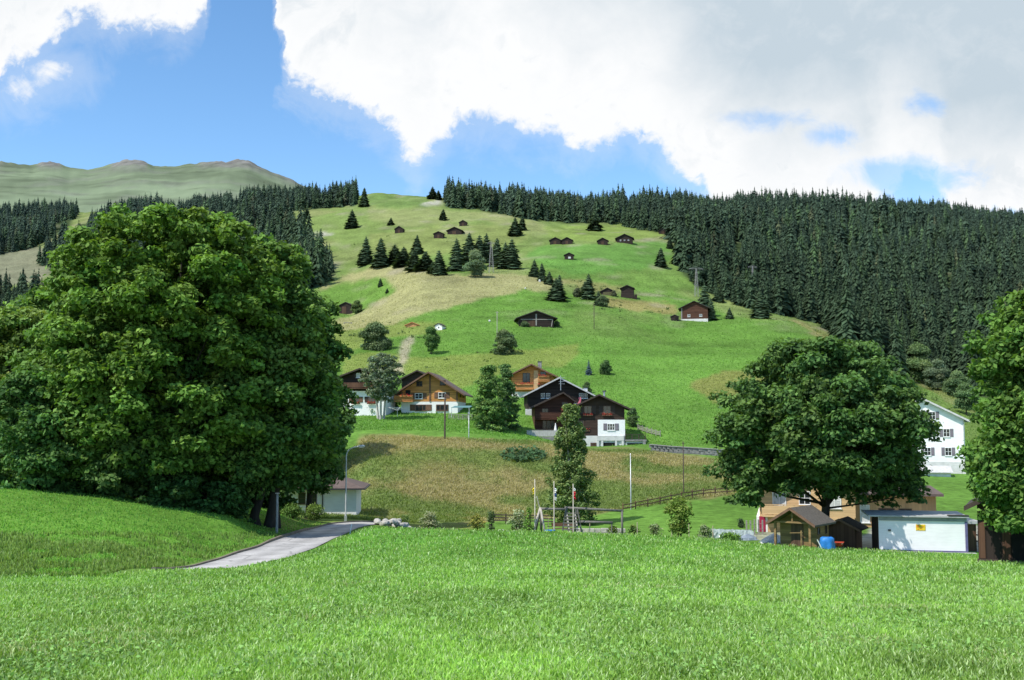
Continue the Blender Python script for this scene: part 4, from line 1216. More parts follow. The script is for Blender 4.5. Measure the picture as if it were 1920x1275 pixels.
# dry bank
n = 130000
Y = gr.uniform(110, 172, n); X = gr.uniform(-.20, .26, n) * Y
gpx, gpy = proj(X, Y, ground(X, Y))
k = (gpy < 985) & (gpy > np.interp(gpx, [600, 690, 960, 1110, 1205, 1300, 1500], [890, 816, 825, 832, 843, 858, 872])) & (gpx > 600)
k &= gpy < np.interp(gpx, [600, 700, 960, 1100, 1290, 1400, 1500], [975, 985, 974, 966, 938, 925, 925])
X, Y = X[k], Y[k]
cl = fbm(X / 3.5, Y / 3.5, 4)
h = .14 + .32 * gr.random(len(X)) * (cl + .3); w = .035 + .05 * gr.random(len(X))
strw = np.clip((fbm(X / 9 + 9, Y / 6 + 4, 4) - .47) * 6 + .42 + (fbm(X / 1.8, Y / 2.5, 3) - .5) * 2.0, 0, 1)[:, None]
cols = np.array((.175, .24, .06)) * (1 - strw) + np.array((.385, .345, .155)) * strw
cols = cols * gr.uniform(.8, 1.2, len(X))[:, None]
blades("dry_grass", "long straw coloured grass on the steep bank below the chalets", X, Y, h, w, cols, gr, lean=1.4)
# big leafed weeds on the bank
pts = []
while len(pts) < 420:
    px, py = gr.uniform(936, 1030), gr.uniform(842, 870)
    if ((px - 982) / 46) ** 2 + ((py - 856) / 13) ** 2 < 1 - .3 * gr.random(): pts.append(hit(px, py, 110))
P = np.array([(p.x, p.y, p.z + gr.uniform(.15, .6)) for p in pts])
Nn = unit(gr.normal(size=P.shape) * .45 + np.array([0, -.4, .8]))
Vv, Qq = leaf_quads(P, Nn, gr.uniform(.16, .34, len(P)), .85, gr)
o = link("broad_leafed_weeds", npmesh("broad_leafed_weeds", Vv, Qq, np.repeat(np.array((.06, .12, .05)) * gr.uniform(.6, 1.5, (len(P), 1)), 4, 0)), LEAF)
tag(o, "patch of broad leafed dark green weeds high on the bank", kind="stuff")

pts = []
for (poly, n_) in (([(640, 600), (760, 606), (830, 625), (760, 660), (640, 660)], 14), ([(1060, 520), (1160, 535), (1170, 600), (1080, 560)], 30), ([(1480, 600), (1640, 655), (1800, 765), (1780, 790), (1560, 640)], 40), ([(1130, 555), (1270, 570), (1400, 590), (1400, 600), (1200, 588)], 16), ([(900, 650), (1080, 640), (1060, 660), (760, 700)], 8), ([(600, 440), (1200, 430), (1200, 500), (600, 500)], 10)):
    xs = [p[0] for p in poly]; ys = [p[1] for p in poly]; m_ = 0
    while m_ < n_:
        px, py = gr.uniform(min(xs), max(xs)), gr.uniform(min(ys), max(ys))
        if inpoly(poly, np.array(px), np.array(py)): pts.append(hit(px, py, 200)); m_ += 1
P = []; Nn = []; Sz = []
for p in pts:
    k = int(gr.integers(8, 26)); sz = gr.uniform(.3, .9)
    P.append(np.array(p) + np.stack([gr.normal(0, sz * .8, k), gr.normal(0, sz * .8, k), np.abs(gr.normal(0, sz * .5, k))], 1)); Sz.append(gr.uniform(.15, .35, k) * (.5 + sz))
P = np.concatenate(P); Sz = np.concatenate(Sz)
Vv, Qq = leaf_quads(P, unit(gr.normal(size=P.shape) + np.array([0, -.2, .6])), Sz, .7, gr)
o = link("hillside_scrub", npmesh("hillside_scrub", Vv, Qq, np.repeat(np.array((.105, .15, .055)) * gr.uniform(.6, 1.5, (len(P), 1)), 4, 0)), LEAF)
tag(o, "scattered low scrub and tussocks on the hillside pastures", kind="stuff")

# turf of the slope
def gcol(x, y):
    fr = (np.log(y) - math.log(DMIN)) / (math.log(DMAX) - math.log(DMIN)) * (NR - 1)
    fc = (np.clip(x / y, -UMAX * .999, UMAX * .999) + UMAX) / (2 * UMAX) * (NC - 1)
    return GC[fr.astype(int), fc.astype(int)]


n = 150000
inv = gr.uniform(1 / 520., 1 / 166., n); Y = 1 / inv; X = gr.uniform(-.22, .48, n) * Y
gpx, gpy = proj(X, Y, ground(X, Y))
k = (gpy < 836) & (gpx > 560)
for pl in FOREST_RIGHT: k &= ~inpoly(pl, gpx, gpy)
X, Y = X[k], Y[k]
tf = fbm(X / 5, Y / 5, 3)
h = (.10 + .25 * gr.random(len(X)) * (tf + .3)) * (.7 + Y / 500); w = .05 + .0003 * Y * gr.uniform(.5, 1.2, len(X))
cols = gcol(X, Y) * 1.38 * gr.uniform(.7, 1.3, len(X))[:, None]
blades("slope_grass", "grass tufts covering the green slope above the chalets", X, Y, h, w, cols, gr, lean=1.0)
# ------------------------------------------------------------------ buildings
M_DARKTIMBER = planks("dark_weathered_timber", (.050, .034, .026), board=.24)
M_BLACKTIMBER = planks("black_brown_timber", (.034, .025, .021), board=.28)
M_REDTIMBER = planks("red_brown_timber", (.085, .040, .026), board=.24)
M_ORANGE = planks("orange_larch_boards", (.58, .27, .090), board=.2, dark=.6)
M_ORANGE2 = planks("honey_larch_boards", (.52, .24, .09), board=.2, dark=.6)
M_PALEWOOD = planks("pale_new_boards", (.56, .34, .17), vertical=True, board=.3, var=.2, dark=.75)
M_PALEWOODH = planks("pale_new_cladding", (.60, .40, .21), board=.22, var=.2, dark=.7)
M_HUTWOOD = planks("tan_hut_boards", (.24, .155, .070), board=.16, dark=.5)
M_BARNWOOD = planks("dark_upright_boards", (.040, .028, .024), vertical=True, board=.35)
M_BROWNBOARD = planks("brown_upright_boards", (.115, .060, .038), vertical=True, board=.3)
M_WHITE = mat("white_render", (.87, .87, .85), .9, .05, .8, streak=.06)
M_OFFWHITE = mat("weathered_white_render", (.66, .65, .62), .9, .12, .9, streak=.15)
M_STONE = mat("rough_grey_stone", (.24, .235, .22), .95, .35, 2.2, bump=.6)
M_ROOFDARK = mat("dark_shingle_roof", (.055, .050, .048), .9, .35, 2.5, (1, 3, 3), bump=.4)
M_ROOFBROWN = mat("brown_sheet_roof", (.125, .092, .082), .8, .2, 2, bump=.2)
M_ROOFGREY = mat("grey_slate_roof", (.22, .22, .23), .8, .25, 2.5, (1, 3, 3), bump=.3)
M_FASCIA = mat("pale_bargeboard_paint", (.55, .54, .52), .7, .15, 3)
M_FASCIADK = mat("dark_bargeboard", (.06, .045, .035), .8, .3, 3)
M_FRAME = mat("white_window_paint", (.78, .78, .76), .6, .05, 3)
M_BROWNFRAME = mat("brown_window_wood", (.12, .07, .045), .7, .2, 3)
M_SHUTBR = mat("brown_shutter_wood", (.17, .095, .060), .8, .25, 4)
M_SHUTGR = mat("grey_violet_shutter_paint", (.19, .17, .19), .8, .2, 4)
M_SHUTDK = mat("dark_shutter_wood", (.055, .04, .033), .8, .25, 4)
M_METAL = mat("galvanised_metal", (.50, .52, .53), .45, .12, 5, metal=.6)
M_DARKMETAL = mat("dark_metal", (.06, .065, .07), .5, .2, 5, metal=.3)
M_GREYWOOD = mat("silver_grey_wood", (.30, .28, .25), .9, .3, 5, (4, 4, .6))
M_POLEWOOD = mat("dark_tarred_wood", (.075, .055, .045), .9, .3, 5, (4, 4, .6))
M_RED = mat("red_flower_petals", (.50, .045, .035), .7, .5, 9)
M_PINK = mat("pink_red_cloth", (.75, .20, .22), .8, .15, 3)
M_YELLOW = mat("yellow_paint", (.80, .55, .03), .6, .1, 6)
M_BLUE = mat("blue_tarpaulin", (.03, .20, .55), .45, .25, 3, bump=.4)
M_REDDOOR = mat("dark_red_door_paint", (.33, .02, .06), .6, .15, 4)
M_DOOR = planks("plank_door", (.10, .06, .04), vertical=True, board=.18)
M_DARK = mat("interior_shade_black", (.012, .011, .010), .95, .3, 2)  # flat near-black that paints the shade inside openings


def glass_mat():
    m, nt, b = nt_new("window_glass")
    b.inputs["Base Color"].default_value = (.020, .024, .028, 1); b.inputs["Roughness"].default_value = .12
    b.inputs["Specular IOR Level"].default_value = .6
    n = N(nt, "ShaderNodeTexNoise"); n.inputs["Scale"].default_value = .8
    bp = N(nt, "ShaderNodeBump"); bp.inputs["Strength"].default_value = .05
    nt.links.new(n.outputs["Fac"], bp.inputs["Height"]); nt.links.new(bp.outputs[0], b.inputs["Normal"])
    return m


M_GLASS = glass_mat()
M_CURTAIN = mat("pale_curtain_glass", (.55, .55, .53), .4, .2, 3)


class Face:
    """local frame on a wall: s to the right, t upward, out of the wall is positive o"""
    def __init__(f, ox, oy, ang): f.ox, f.oy, f.c, f.s = ox, oy, math.cos(ang), math.sin(ang)

    def p(f, s, t, o): return (f.ox + f.c * s + f.s * o, f.oy + f.s * s - f.c * o, t)

    def box(f, mb, s0, s1, t0, t1, o0, o1):
        return mb.hexa([f.p(s0, t0, o1), f.p(s1, t0, o1), f.p(s1, t0, o0), f.p(s0, t0, o0), f.p(s0, t1, o1), f.p(s1, t1, o1), f.p(s1, t1, o0), f.p(s0, t1, o0)])


def faces(w, d):
    return {"front": Face(0, 0, 0), "right": Face(w / 2, d / 2, math.pi / 2), "left": Face(-w / 2, d / 2, -math.pi / 2), "back": Face(0, d, math.pi)}


def window(root, f, s, t, w, h, frame=M_FRAME, shut=None, cross=(1, 1), box=False, pane=M_GLASS, sill=True, out=0.0):
    """t is the sill height"""
    mb = MB(); b = max(.05, w * .07)
    x0, x1 = s - w / 2, s + w / 2
    o = out
    f.box(mb, x0, x1, t, t + b, o - .02, o + .06); f.box(mb, x0, x1, t + h - b, t + h, o - .02, o + .06)
    f.box(mb, x0, x0 + b, t + b, t + h - b, o - .02, o + .06); f.box(mb, x1 - b, x1, t + b, t + h - b, o - .02, o + .06)
    for i in range(1, cross[0] + 1):
        c = x0 + w * i / (cross[0] + 1); f.box(mb, c - b * .4, c + b * .4, t + b, t + h - b, o - .01, o + .05)
    for i in range(1, cross[1] + 1):
        c = t + h * i / (cross[1] + 1); f.box(mb, x0 + b, x1 - b, c - b * .3, c + b * .3, o - .008, o + .044)
    if sill: f.box(mb, x0 - .06, x1 + .06, t - .07, t - .002, o - .02, o + .13)
    fr = mb.build("window", frame, root)
    pn = MB(); f.box(pn, x0 + b * .5, x1 - b * .5, t + b * .5, t + h - b * .5, o - .03, o + .02)
    pn.build("pane", pane, fr)
    if shut is not None:
        for sgn in (-1, 1):
            sb = MB(); e = x1 if sgn > 0 else x0
            a0, a1 = (e + .03, e + .03 + w * .5) if sgn > 0 else (e - .03 - w * .5, e - .03)
            f.box(sb, a0, a1, t, t + h, o + .002, o + .05)
            for q in (.15, .85):
                f.box(sb, a0 + .02, a1 - .02, t + h * q - .05, t + h * q + .05, o + .05, o + .07)
            sb.build("shutter", shut, fr)
    if box:
        flower_box(fr, f, s, t - .34, w * 1.25, o)
    return fr


def flower_box(parent, f, s, t, w, o=0.0, wood=M_SHUTBR, seed=1, n=90):
    bb = MB(); f.box(bb, s - w / 2, s + w / 2, t, t + .22, o + .14, o + .36)
    bx = bb.build("flower_box", wood, parent)
    rg = np.random.default_rng(seed)
    P = np.array([f.p(rg.uniform(s - w / 2, s + w / 2), t + .22 + rg.uniform(-.12, .30), o + rg.uniform(.18, .48)) for _ in range(n)])
    V, Q = leaf_quads(P, unit(rg.normal(size=P.shape) + np.array([0, -.5, .4])), rg.uniform(.05, .11, n), .8, rg)
    red = rg.random(n) < .68
    C_ = np.where(red[:, None], np.array((.62, .05, .06)) * rg.uniform(.6, 1.3, (n, 1)), np.array((.06, .13, .03)) * rg.uniform(.7, 1.3, (n, 1)))
    link("flowers", npmesh("flowers", V, Q, np.repeat(np.clip(C_, 0, 1), 4, 0)), LEAF, bx)
    return bx


def gable_wall(w, d, hw, rise, foot=1.6, ridge=0.0, name="wall", m=None, parent=None, z0=None):
    z0 = -foot if z0 is None else z0
    a = w / 2
    v = [(-a, 0, z0), (a, 0, z0), (a, 0, hw), (ridge, 0, hw + rise), (-a, 0, hw), (-a, d, z0), (a, d, z0), (a, d, hw), (ridge, d, hw + rise), (-a, d, hw)]
    f = [(0, 1, 2, 3, 4), (9, 8, 7, 6, 5), (1, 6, 7, 2), (5, 0, 4, 9), (0, 5, 6, 1), (2, 7, 8, 3), (4, 3, 8, 9)]
    return MB().add(v, f).build(name, m, parent)


def gable_roof(root, w, d, hw, rise, over, front, back, th, m, fascia=None, ridge=0.0, name="roof", lift=.04):
    """two roof slabs; over = eaves overhang, front/back = gable overhangs"""
    mb = MB()
    a = w / 2; y0, y1 = -front, d + back
    for sg in (-1, 1):
        run = a - sg * ridge if sg > 0 else a + ridge
        k = rise / run
        ex = sg * (a + over); ez = hw - k * over + lift
        rz_ = hw + rise + lift
        mb.hexa([(ex, y0, ez), (ridge, y0, rz_), (ridge, y1, rz_), (ex, y1, ez),
                 (ex, y0, ez + th), (ridge, y0, rz_ + th), (ridge, y1, rz_ + th), (ex, y1, ez + th)])
    r = mb.build(name, m, root)
    if fascia is not None:
        fb = MB()
        for sg in (-1, 1):
            run = a - sg * ridge if sg > 0 else a + ridge
            k = rise / run
            ex = sg * (a + over + .02); ez = hw - k * over + lift - .05
            rz_ = hw + rise + lift - .05; h2 = th + .08
            fb.hexa([(ex, y0 - .05, ez), (ridge, y0 - .05, rz_), (ridge, y0 - .003, rz_), (ex, y0 - .003, ez),
                     (ex, y0 - .05, ez + h2), (ridge, y0 - .05, rz_ + h2), (ridge, y0 - .003, rz_ + h2), (ex, y0 - .003, ez + h2)])
        fb.build("bargeboard", fascia, r)
    return r


def chimney(parent, x, y, z0, z1, w, m, cap=M_DARKMETAL):
    mb = MB().box(x - w / 2, x + w / 2, y - w / 2, y + w / 2, z0, z1)
    c = mb.build("chimney", m, parent)
    MB().box(x - w * .65, x + w * .65, y - w * .65, y + w * .65, z1 + .003, z1 + .10).build("chimney_cap", cap, c)
    return c


def railing(name, f, s0, s1, t, h, o, m, parent, step=.9, board=False):
    mb = MB()
    n = max(2, int((s1 - s0) / step) + 1)
    for i in range(n):
        s = s0 + (s1 - s0) * i / (n - 1); f.box(mb, s - .05, s + .05, t, t + h, o - .05, o + .05)
    if board:
        f.box(mb, s0, s1, t + .08, t + h - .05, o + .052, o + .09)
    else:
        k = int((s1 - s0) / .22)
        for i in range(k): 
            s = s0 + (s1 - s0) * (i + .5) / k; f.box(mb, s - .02, s + .02, t + .1, t + h - .06, o - .02, o + .02)
    f.box(mb, s0 - .05, s1 + .05, t + h, t + h + .07, o - .06, o + .10)
    return mb.build(name, m, parent)


def balcony(root, f, s0, s1, t, o, m, flowers=True, h=.95, seed=3, board=True):
    mb = MB(); f.box(mb, s0, s1, t - .18, t, .003, o)
    b = mb.build("balcony", m, root)
    railing("railing", f, s0, s1, t + .003, h, o - .06, m, b, board=board)
    if flowers: flower_box(b, f, (s0 + s1) / 2, t + h - .2, (s1 - s0) * .96, o - .06, m, seed, int((s1 - s0) * 42))
    return b


def house_at(name, label, cat, px, D, rot, group=None, dz=0.0):
    p = at(px, D)
    return empty(name, p + Vector((0, 0, dz)), R(rot), label, cat, group), p


def zrow(p, py):
    """height above base of a photo row at the distance of p"""
    u, v = ray(px_of(p), py)
    return v * p.y - p.z


def px_of(p): return proj(p.x, p.y, p.z)[0]


# ---- orange chalet with the white ground floor
r, p = house_at("timber_chalet", "honey orange timber chalet with white ground floor on the green terrace at the left", "house", 805, 200, -5, dz=.1)
k = 200 / F
W_, D_, HW, RS = 10.6, 11.5, zrow(p, 735), 3.35
fc = faces(W_, D_)
gable_wall(W_, D_, HW, RS, m=M_ORANGE, parent=r, z0=2.05)
gf = MB().box(-W_ / 2 + .03, W_ / 2 - .03, .03, D_ - .03, -1.6, 2.047).build("ground_floor", M_WHITE, r)
gable_roof(r, W_, D_, HW, RS, 1.35, 1.5, .8, .22, M_ROOFBROWN, M_SHUTBR)
post = MB()
for s in (-W_ / 2 + .15, .1, W_ / 2 - .15): fc["front"].box(post, s - .14, s + .14, 2.06, HW + (RS * .93 if abs(s) < 1 else .0), .003, .12)
post.build("corner_post", M_SHUTBR, r)
for (s, t, w, h, sh) in [(-1.9, 4.9, 1.15, .95, None), (2.5, 5.05, 1.1, .95, None), (-2.0, 2.55, 1.45, 1.05, M_SHUTBR), (2.35, 2.65, 1.4, 1.1, M_SHUTBR)]:
    window(r, fc["front"], s, t, w, h, M_BROWNFRAME if t > 4 else M_FRAME, sh)
for (s, w) in [(-1.6, 2.0), (2.4, 2.3)]:
    window(r, gf, s, .35, w, 1.15, M_BROWNFRAME, M_SHUTBR, cross=(2, 0)) if False else window(r, fc["front"], s, .35, w, 1.15, M_BROWNFRAME, M_SHUTBR if s < 0 else None, cross=(2, 0))
for (s, t) in [(-2.5, 3.0), (1.5, 3.0)]: window(r, fc["right"], s, t, 1.0, 1.1, M_BROWNFRAME)
balcony(r, fc["front"], -W_ / 2 - 1.1, -2.9, 2.15, 1.3, M_ORANGE2, True, seed=5)
window(r, fc["front"], -4.0, 2.25, .95, 1.95, M_BROWNFRAME, None, cross=(0, 1), sill=False)

# ---- dark house behind it
r, p = house_at("dark_chalet", "dark timber house half hidden behind the orange chalet with the white ground floor", "house", 783, 222, -4, dz=.2)
HW = zrow(p, 713); RS = zrow(p, 698) - HW; W_, D_ = 6.6, 8
fc = faces(W_, D_)
gable_wall(W_, D_, HW, RS, m=M_BLACKTIMBER, parent=r); gable_roof(r, W_, D_, HW, RS, 1.0, .9, .6, .2, M_ROOFDARK, M_FASCIADK)
window(r, fc["front"], 1.2, HW - .45, .6, .8, M_FRAME, M_SHUTDK, cross=(1, 0), pane=M_CURTAIN); window(r, fc["front"], -1.7, HW - 1.6, .9, .9, M_BROWNFRAME)

# ---- dark chalet with white lower storey far left
r, p = house_at("dark_chalet", "dark timber chalet with a white rendered lower storey at the edge of the left trees", "house", 676, 196, -6, dz=.1)
HW = zrow(p, 708); RS = zrow(p, 694) - HW; W_, D_ = 7.2, 8
fc = faces(W_, D_)
zb = zrow(p, 734)
gable_wall(W_, D_, HW, RS, m=M_BLACKTIMBER, parent=r, z0=zb); gf = MB().box(-W_ / 2 + .04, W_ / 2 + 1.0, .04, D_ - .04, -1.6, zb - .003).build("ground_floor", M_WHITE, r)
gable_roof(r, W_, D_, HW, RS, .9, 1.1, .6, .2, M_ROOFDARK, M_FASCIADK)
window(r, fc["front"], -.5, HW - .1, .75, .85, M_FRAME, M_SHUTDK, cross=(1, 0), pane=M_CURTAIN)
balcony(r, fc["front"], -W_ / 2 + .4, W_ / 2 - .5, zb + .55, 1.0, M_BROWNBOARD, False, h=.9)
window(r, fc["front"], 1.0, zb + .75, 1.3, .8, M_SHUTBR, None)
for s in (-.9, 2.0): window(r, fc["front"], s, zb - 2.05, 1.25, 1.0, M_BROWNFRAME, M_SHUTBR if s < 0 else M_SHUTDK, box=True)

# ---- upper orange chalet with red balcony flowers
r, p = house_at("timber_chalet", "orange timber chalet with red balcony flowers, uphill behind the dark chalets", "house", 998, 218, -7, dz=.1)
HW = zrow(p, 705); RS = zrow(p, 686) - HW; W_, D_ = 8.4, 9.5
fc = faces(W_, D_)
gable_wall(W_, D_, HW, RS, m=M_ORANGE, parent=r, z0=1.2)
MB().box(-W_ / 2 + .04, W_ / 2 - .04, .04, D_ - .04, -1.6, 1.197).build("ground_floor", M_OFFWHITE, r)
rf_ = gable_roof(r, W_, D_, HW, RS, 1.3, 1.6, .7, .2, M_ROOFBROWN, M_SHUTBR)
chimney(rf_, 1.2, 3.5, HW + RS * .4, HW + RS + .9, .7, M_STONE)
mb = MB(); fc["front"].box(mb, .35, 1.25, 1.3, HW + 1.0, .003, .35); mb.build("board_pillar", M_PALEWOODH, r)
balcony(r, fc["front"], -3.4, .3, 1.75, 1.2, M_ORANGE2, True, seed=8); balcony(r, fc["front"], 1.3, 3.6, 3.35, 1.0, M_ORANGE2, True, seed=9)
window(r, fc["front"], -1.2, 3.1, 1.5, 1.9, M_BROWNFRAME, None, cross=(1, 0), sill=False); window(r, fc["front"], 2.2, 3.45, 1.2, 1.8, M_BROWNFRAME, None, cross=(1, 0), sill=False)
flower_box(r, fc["front"], 1.9, 2.3, 1.6, .1, M_SHUTBR, 12, 80)

# ---- dark chalet with pale bargeboards (back of the joined group)
r, p = house_at("dark_chalet", "large black brown chalet with pale roof edges and an aerial, back of the joined group", "house", 1048, 199, 3, dz=.1)
HW = zrow(p, 741); RS = zrow(p, 711) - HW; W_, D_ = 11.6, 10
fc = faces(W_, D_)
gable_wall(W_, D_, HW, RS, m=M_BLACKTIMBER, parent=r); rf_ = gable_roof(r, W_, D_, HW, RS, .8, 1.2, .6, .2, M_ROOFGREY, M_FASCIA)
for s in (-2.95, -2.0, 4.1, 4.95): window(r, fc["front"], s, zrow(p, 748), .72, .95, M_FRAME, None)
chimney(rf_, 5.4, 4.0, HW - .3, HW + 1.35, .7, M_WHITE)
a_ = MB().bar((.2, -1.4, HW + RS - 2.2), (.2, -1.4, HW + RS + .5), .1)
for z in (.15, -.6, -1.0): a_.bar((-.15, -1.4, HW + RS + z), (.95, -1.4, HW + RS + z), .05)
a_.build("aerial", M_METAL, r)
MB().box(-W_ / 2 - .35, -W_ / 2 + .75, -.5, .3, -2.0, zrow(p, 768)).build("corner_pillar", M_OFFWHITE, r)

# ---- red brown middle gable with balcony and terrace
r, p = house_at("timber_chalet", "small red brown timber gable with a balcony, front left of the joined group", "house", 1046, 188, 2, dz=.1)
HW = zrow(p, 764); RS = zrow(p, 739) - HW; W_, D_ = 8.0, 9
fc = faces(W_, D_)
gable_wall(W_, D_, HW, RS, m=M_REDTIMBER, parent=r, ridge=.9); gable_roof(r, W_, D_, HW, RS, .8, 1.0, 0, .2, M_ROOFDARK, M_FASCIADK, ridge=.9)
balcony(r, fc["front"], -W_ / 2 + .1, .6, zrow(p, 786), 1.3, M_REDTIMBER, False, h=1.0)
window(r, fc["front"], 1.2, zrow(p, 768), 1.0, 1.2, M_BROWNFRAME, None, box=True)
window(r, fc["front"], -2.2, zrow(p, 783), 1.1, 1.5, M_BROWNFRAME, None, cross=(1, 0)); window(r, fc["front"], -1.6, zrow(p, 806), 2.2, 1.6, M_BROWNFRAME, None, cross=(2, 0), sill=False)
tp = at(1040, 181)
tz = zrow(tp, 819) + tp.z
tr_ = empty("terrace", (tp.x + .9, tp.y, tz), R(2), "grey walled terrace with weathered board railing before the red brown gable", "terrace")
MB().box(-5.6, 5.2, 0, 6.2, -4.5, 0).build("terrace_wall", mat("grey_terrace_wall", (.25, .24, .22), .95, .25, 1.5, bump=.3), tr_)
railing("railing", Face(0, 0, 0), -5.5, 1.4, .003, 1.05, -.15, mat("silvered_railing_boards", (.46, .44, .41), .9, .2, 4, (3, 3, .5)), tr_, board=True)
railing("railing", Face(0, 0, 0), 1.7, 5.1, .003, 1.0, -.15, M_POLEWOOD, tr_)
flower_box(tr_, Face(0, 0, 0), 3.4, .9, 3.2, -.2, M_SHUTBR, 31, 120)
ps = empty("parasol", (tp.x + .2, tp.y + 1.2, tz), 0, "closed white parasol standing on the grey walled terrace", "parasol")
MB().tube([(0, 0, .7), (0, 0, 1.1), (0, 0, 2.3)], [.22, .27, .04], 10).build("canopy", M_WHITE, ps); MB().tube([(0, 0, 0), (0, 0, .75)], .03, 6).build("pole", M_METAL, ps)
fl = empty("flag", (at(1083, 183).x, 183, zrow(at(1083, 183), 757) + at(1083, 183).z), R(20), "pink red flag hanging from the roof between the two front gables", "flag")
V_ = [(0, 0, 0), (.35, .05, .55), (.15, -.04, 1.0), (.62, .06, 1.25), (.75, .02, .75), (.5, -.05, .05)]
MB().add(V_, [(0, 5, 4, 3, 2, 1)]).build("cloth", M_PINK, fl); MB().bar((-.6, 0, .1), (.5, .08, -.1), .05).build("pole", M_FRAME, fl)

# ---- right front gable with white corner
r, p = house_at("dark_chalet", "dark brown gabled chalet with white corner room and stone arcade, right of the joined group", "house", 1124, 181, -4, dz=0)
HW = zrow(p, 764); RS = zrow(p, 742) - HW; W_, D_ = 8.4, 10
fc = faces(W_, D_)
zf = zrow(p, 817)
gable_wall(W_, D_, HW, RS, m=M_DARKTIMBER, parent=r, z0=zf + .003); rf_ = gable_roof(r, W_, D_, HW, RS, 1.0, 1.2, .6, .2, M_ROOFDARK, M_FASCIADK)
MB().box(-W_ / 2 + .05, W_ / 2 + .02, -.05, D_ - .1, -2.0, zf).build("stone_base", M_OFFWHITE, r)
zt = zrow(p, 787)
MB().box(-.25, W_ / 2 + .06, -.12, D_ * .6, zf + .004, zt).build("white_corner_room", M_WHITE, r)
F2 = Face(0, -.12, 0)
window(r, F2, 1.95, zrow(p, 807), 1.25, 1.15, M_FRAME, M_SHUTGR, cross=(2, 1))
for s in (-1.9, 1.3): window(r, fc["front"], s, zrow(p, 776), 1.3, 1.35, M_BROWNFRAME, M_SHUTDK, cross=(1, 0), box=True, pane=M_GLASS)
for s in (-3.1,): window(r, fc["front"], s, zrow(p, 803), 1.1, 1.3, M_BROWNFRAME, None)
for (s, w) in [(-1.0, 1.0), (1.6, 2.0), (-3.0, 1.6)]:
    mb = MB(); fc["front"].box(mb, s - w / 2, s + w / 2, -.2, zrow(p, 830), .055, .10); d_ = mb.build("cellar_door", M_DARK if s != -1.0 else M_DOOR, r)
    mb = MB(); fc["front"].box(mb, s - w * .3, s + w * .3, .35, zrow(p, 832) - .1, .102, .13); mb.build("door_panes", M_GLASS, d_)
pil = MB()
for s in (-.25, .45, 2.75, 3.85): fc["front"].box(pil, s - .17, s + .17, -1.5, zrow(p, 826), .055, .32)
fc["front"].box(pil, -.45, 4.05, zrow(p, 826) + .003, zf - .003, .055, .34)
pil.build("arcade", M_OFFWHITE, r)
MB().tube([(.9, 3, HW + RS * .6), (.9, 3, HW + RS + .75)], .16, 8).build("flue", M_METAL, rf_)
MB().tube([(.9, 3, HW + RS + .76), (.9, 3, HW + RS + .95)], [.38, .34], 8).build("flue_cap", M_DARKMETAL, rf_)
p2 = at(1191, 180)
an = empty("garage_terrace", p2, R(-4), "flat roofed stone garage with a railing on top beside the white corner room", "garage")
zt2 = zrow(p2, 827)
MB().box(-1.55, 1.7, .2, 6, -1.5, zt2 - .003).build("wall", M_OFFWHITE, an)
MB().box(-1.7, 1.9, -.1, 6.1, zt2, zt2 + .22).build("roof_slab", M_STONE, an)
MB().box(-1.3, 1.2, .15, .196, -.5, zt2 - .35).build("garage_opening_shade", M_DARK, an)  # near-black panel stands for the shade of the open front
railing("railing", Face(0, 0, 0), -1.6, 1.7, zt2 + .223, .85, -.05, M_POLEWOOD, an)
for s in (1.45,): MB().box(1.3, 1.75, -.25, .19, -1.5, zt2 - .004).build("stone_pillar", M_STONE, an)

# ---- low white building by the lane
r, p = house_at("farm_building", "low white rendered building with brown hipped roof under the left trees", "building", 492, 117, 4, dz=-.9)
W_, D_ = 20.0, 7.5; HW = 2.25; RS = 1.75
fc = faces(W_, D_)
MB().box(-W_ / 2, W_ / 2, 0, D_, -1.6, HW).build("wall", M_WHITE, r)
o = .9; a = W_ / 2 + o; y0, y1 = -o, D_ + o; rx0 = W_ / 2 - 3.6; ym = D_ / 2; th = .18
mb = MB(); zb = HW + .03
mb.add([(-a, y0, zb), (a, y0, zb), (a, y1, zb), (-a, y1, zb), (-a, y0, zb + th), (a, y0, zb + th), (a, y1, zb + th), (-a, y1, zb + th), (-rx0, ym, zb + RS), (rx0, ym, zb + RS)],
       [(3, 2, 1, 0), (0, 1, 5, 4), (1, 2, 6, 5), (2, 3, 7, 6), (3, 0, 4, 7), (4, 5, 9, 8), (5, 6, 9), (6, 7, 8, 9), (7, 4, 8)])
rf_ = mb.build("roof", M_ROOFBROWN, r)
g_ = MB(); g_.bar((-a - .03, y0 - .06, zb + .06), (a + .03, y0 - .06, zb + .06), .13); g_.bar((a + .06, y0, zb + .06), (a + .06, y1, zb + .06), .13); g_.build("gutter", M_DARKMETAL, rf_)
MB().tube([(6.4, y0 - .05, zb), (6.4, -.10, HW - .5), (6.4, -.07, .2)], .06, 6).build("drainpipe", M_DARKMETAL, r)
for s in (5.4, 4.2, 2.4, .6, -1.4, -3.4, -5.6): window(r, fc["front"], s, .75, .75, 1.2, M_BROWNFRAME, None, cross=(0, 1))

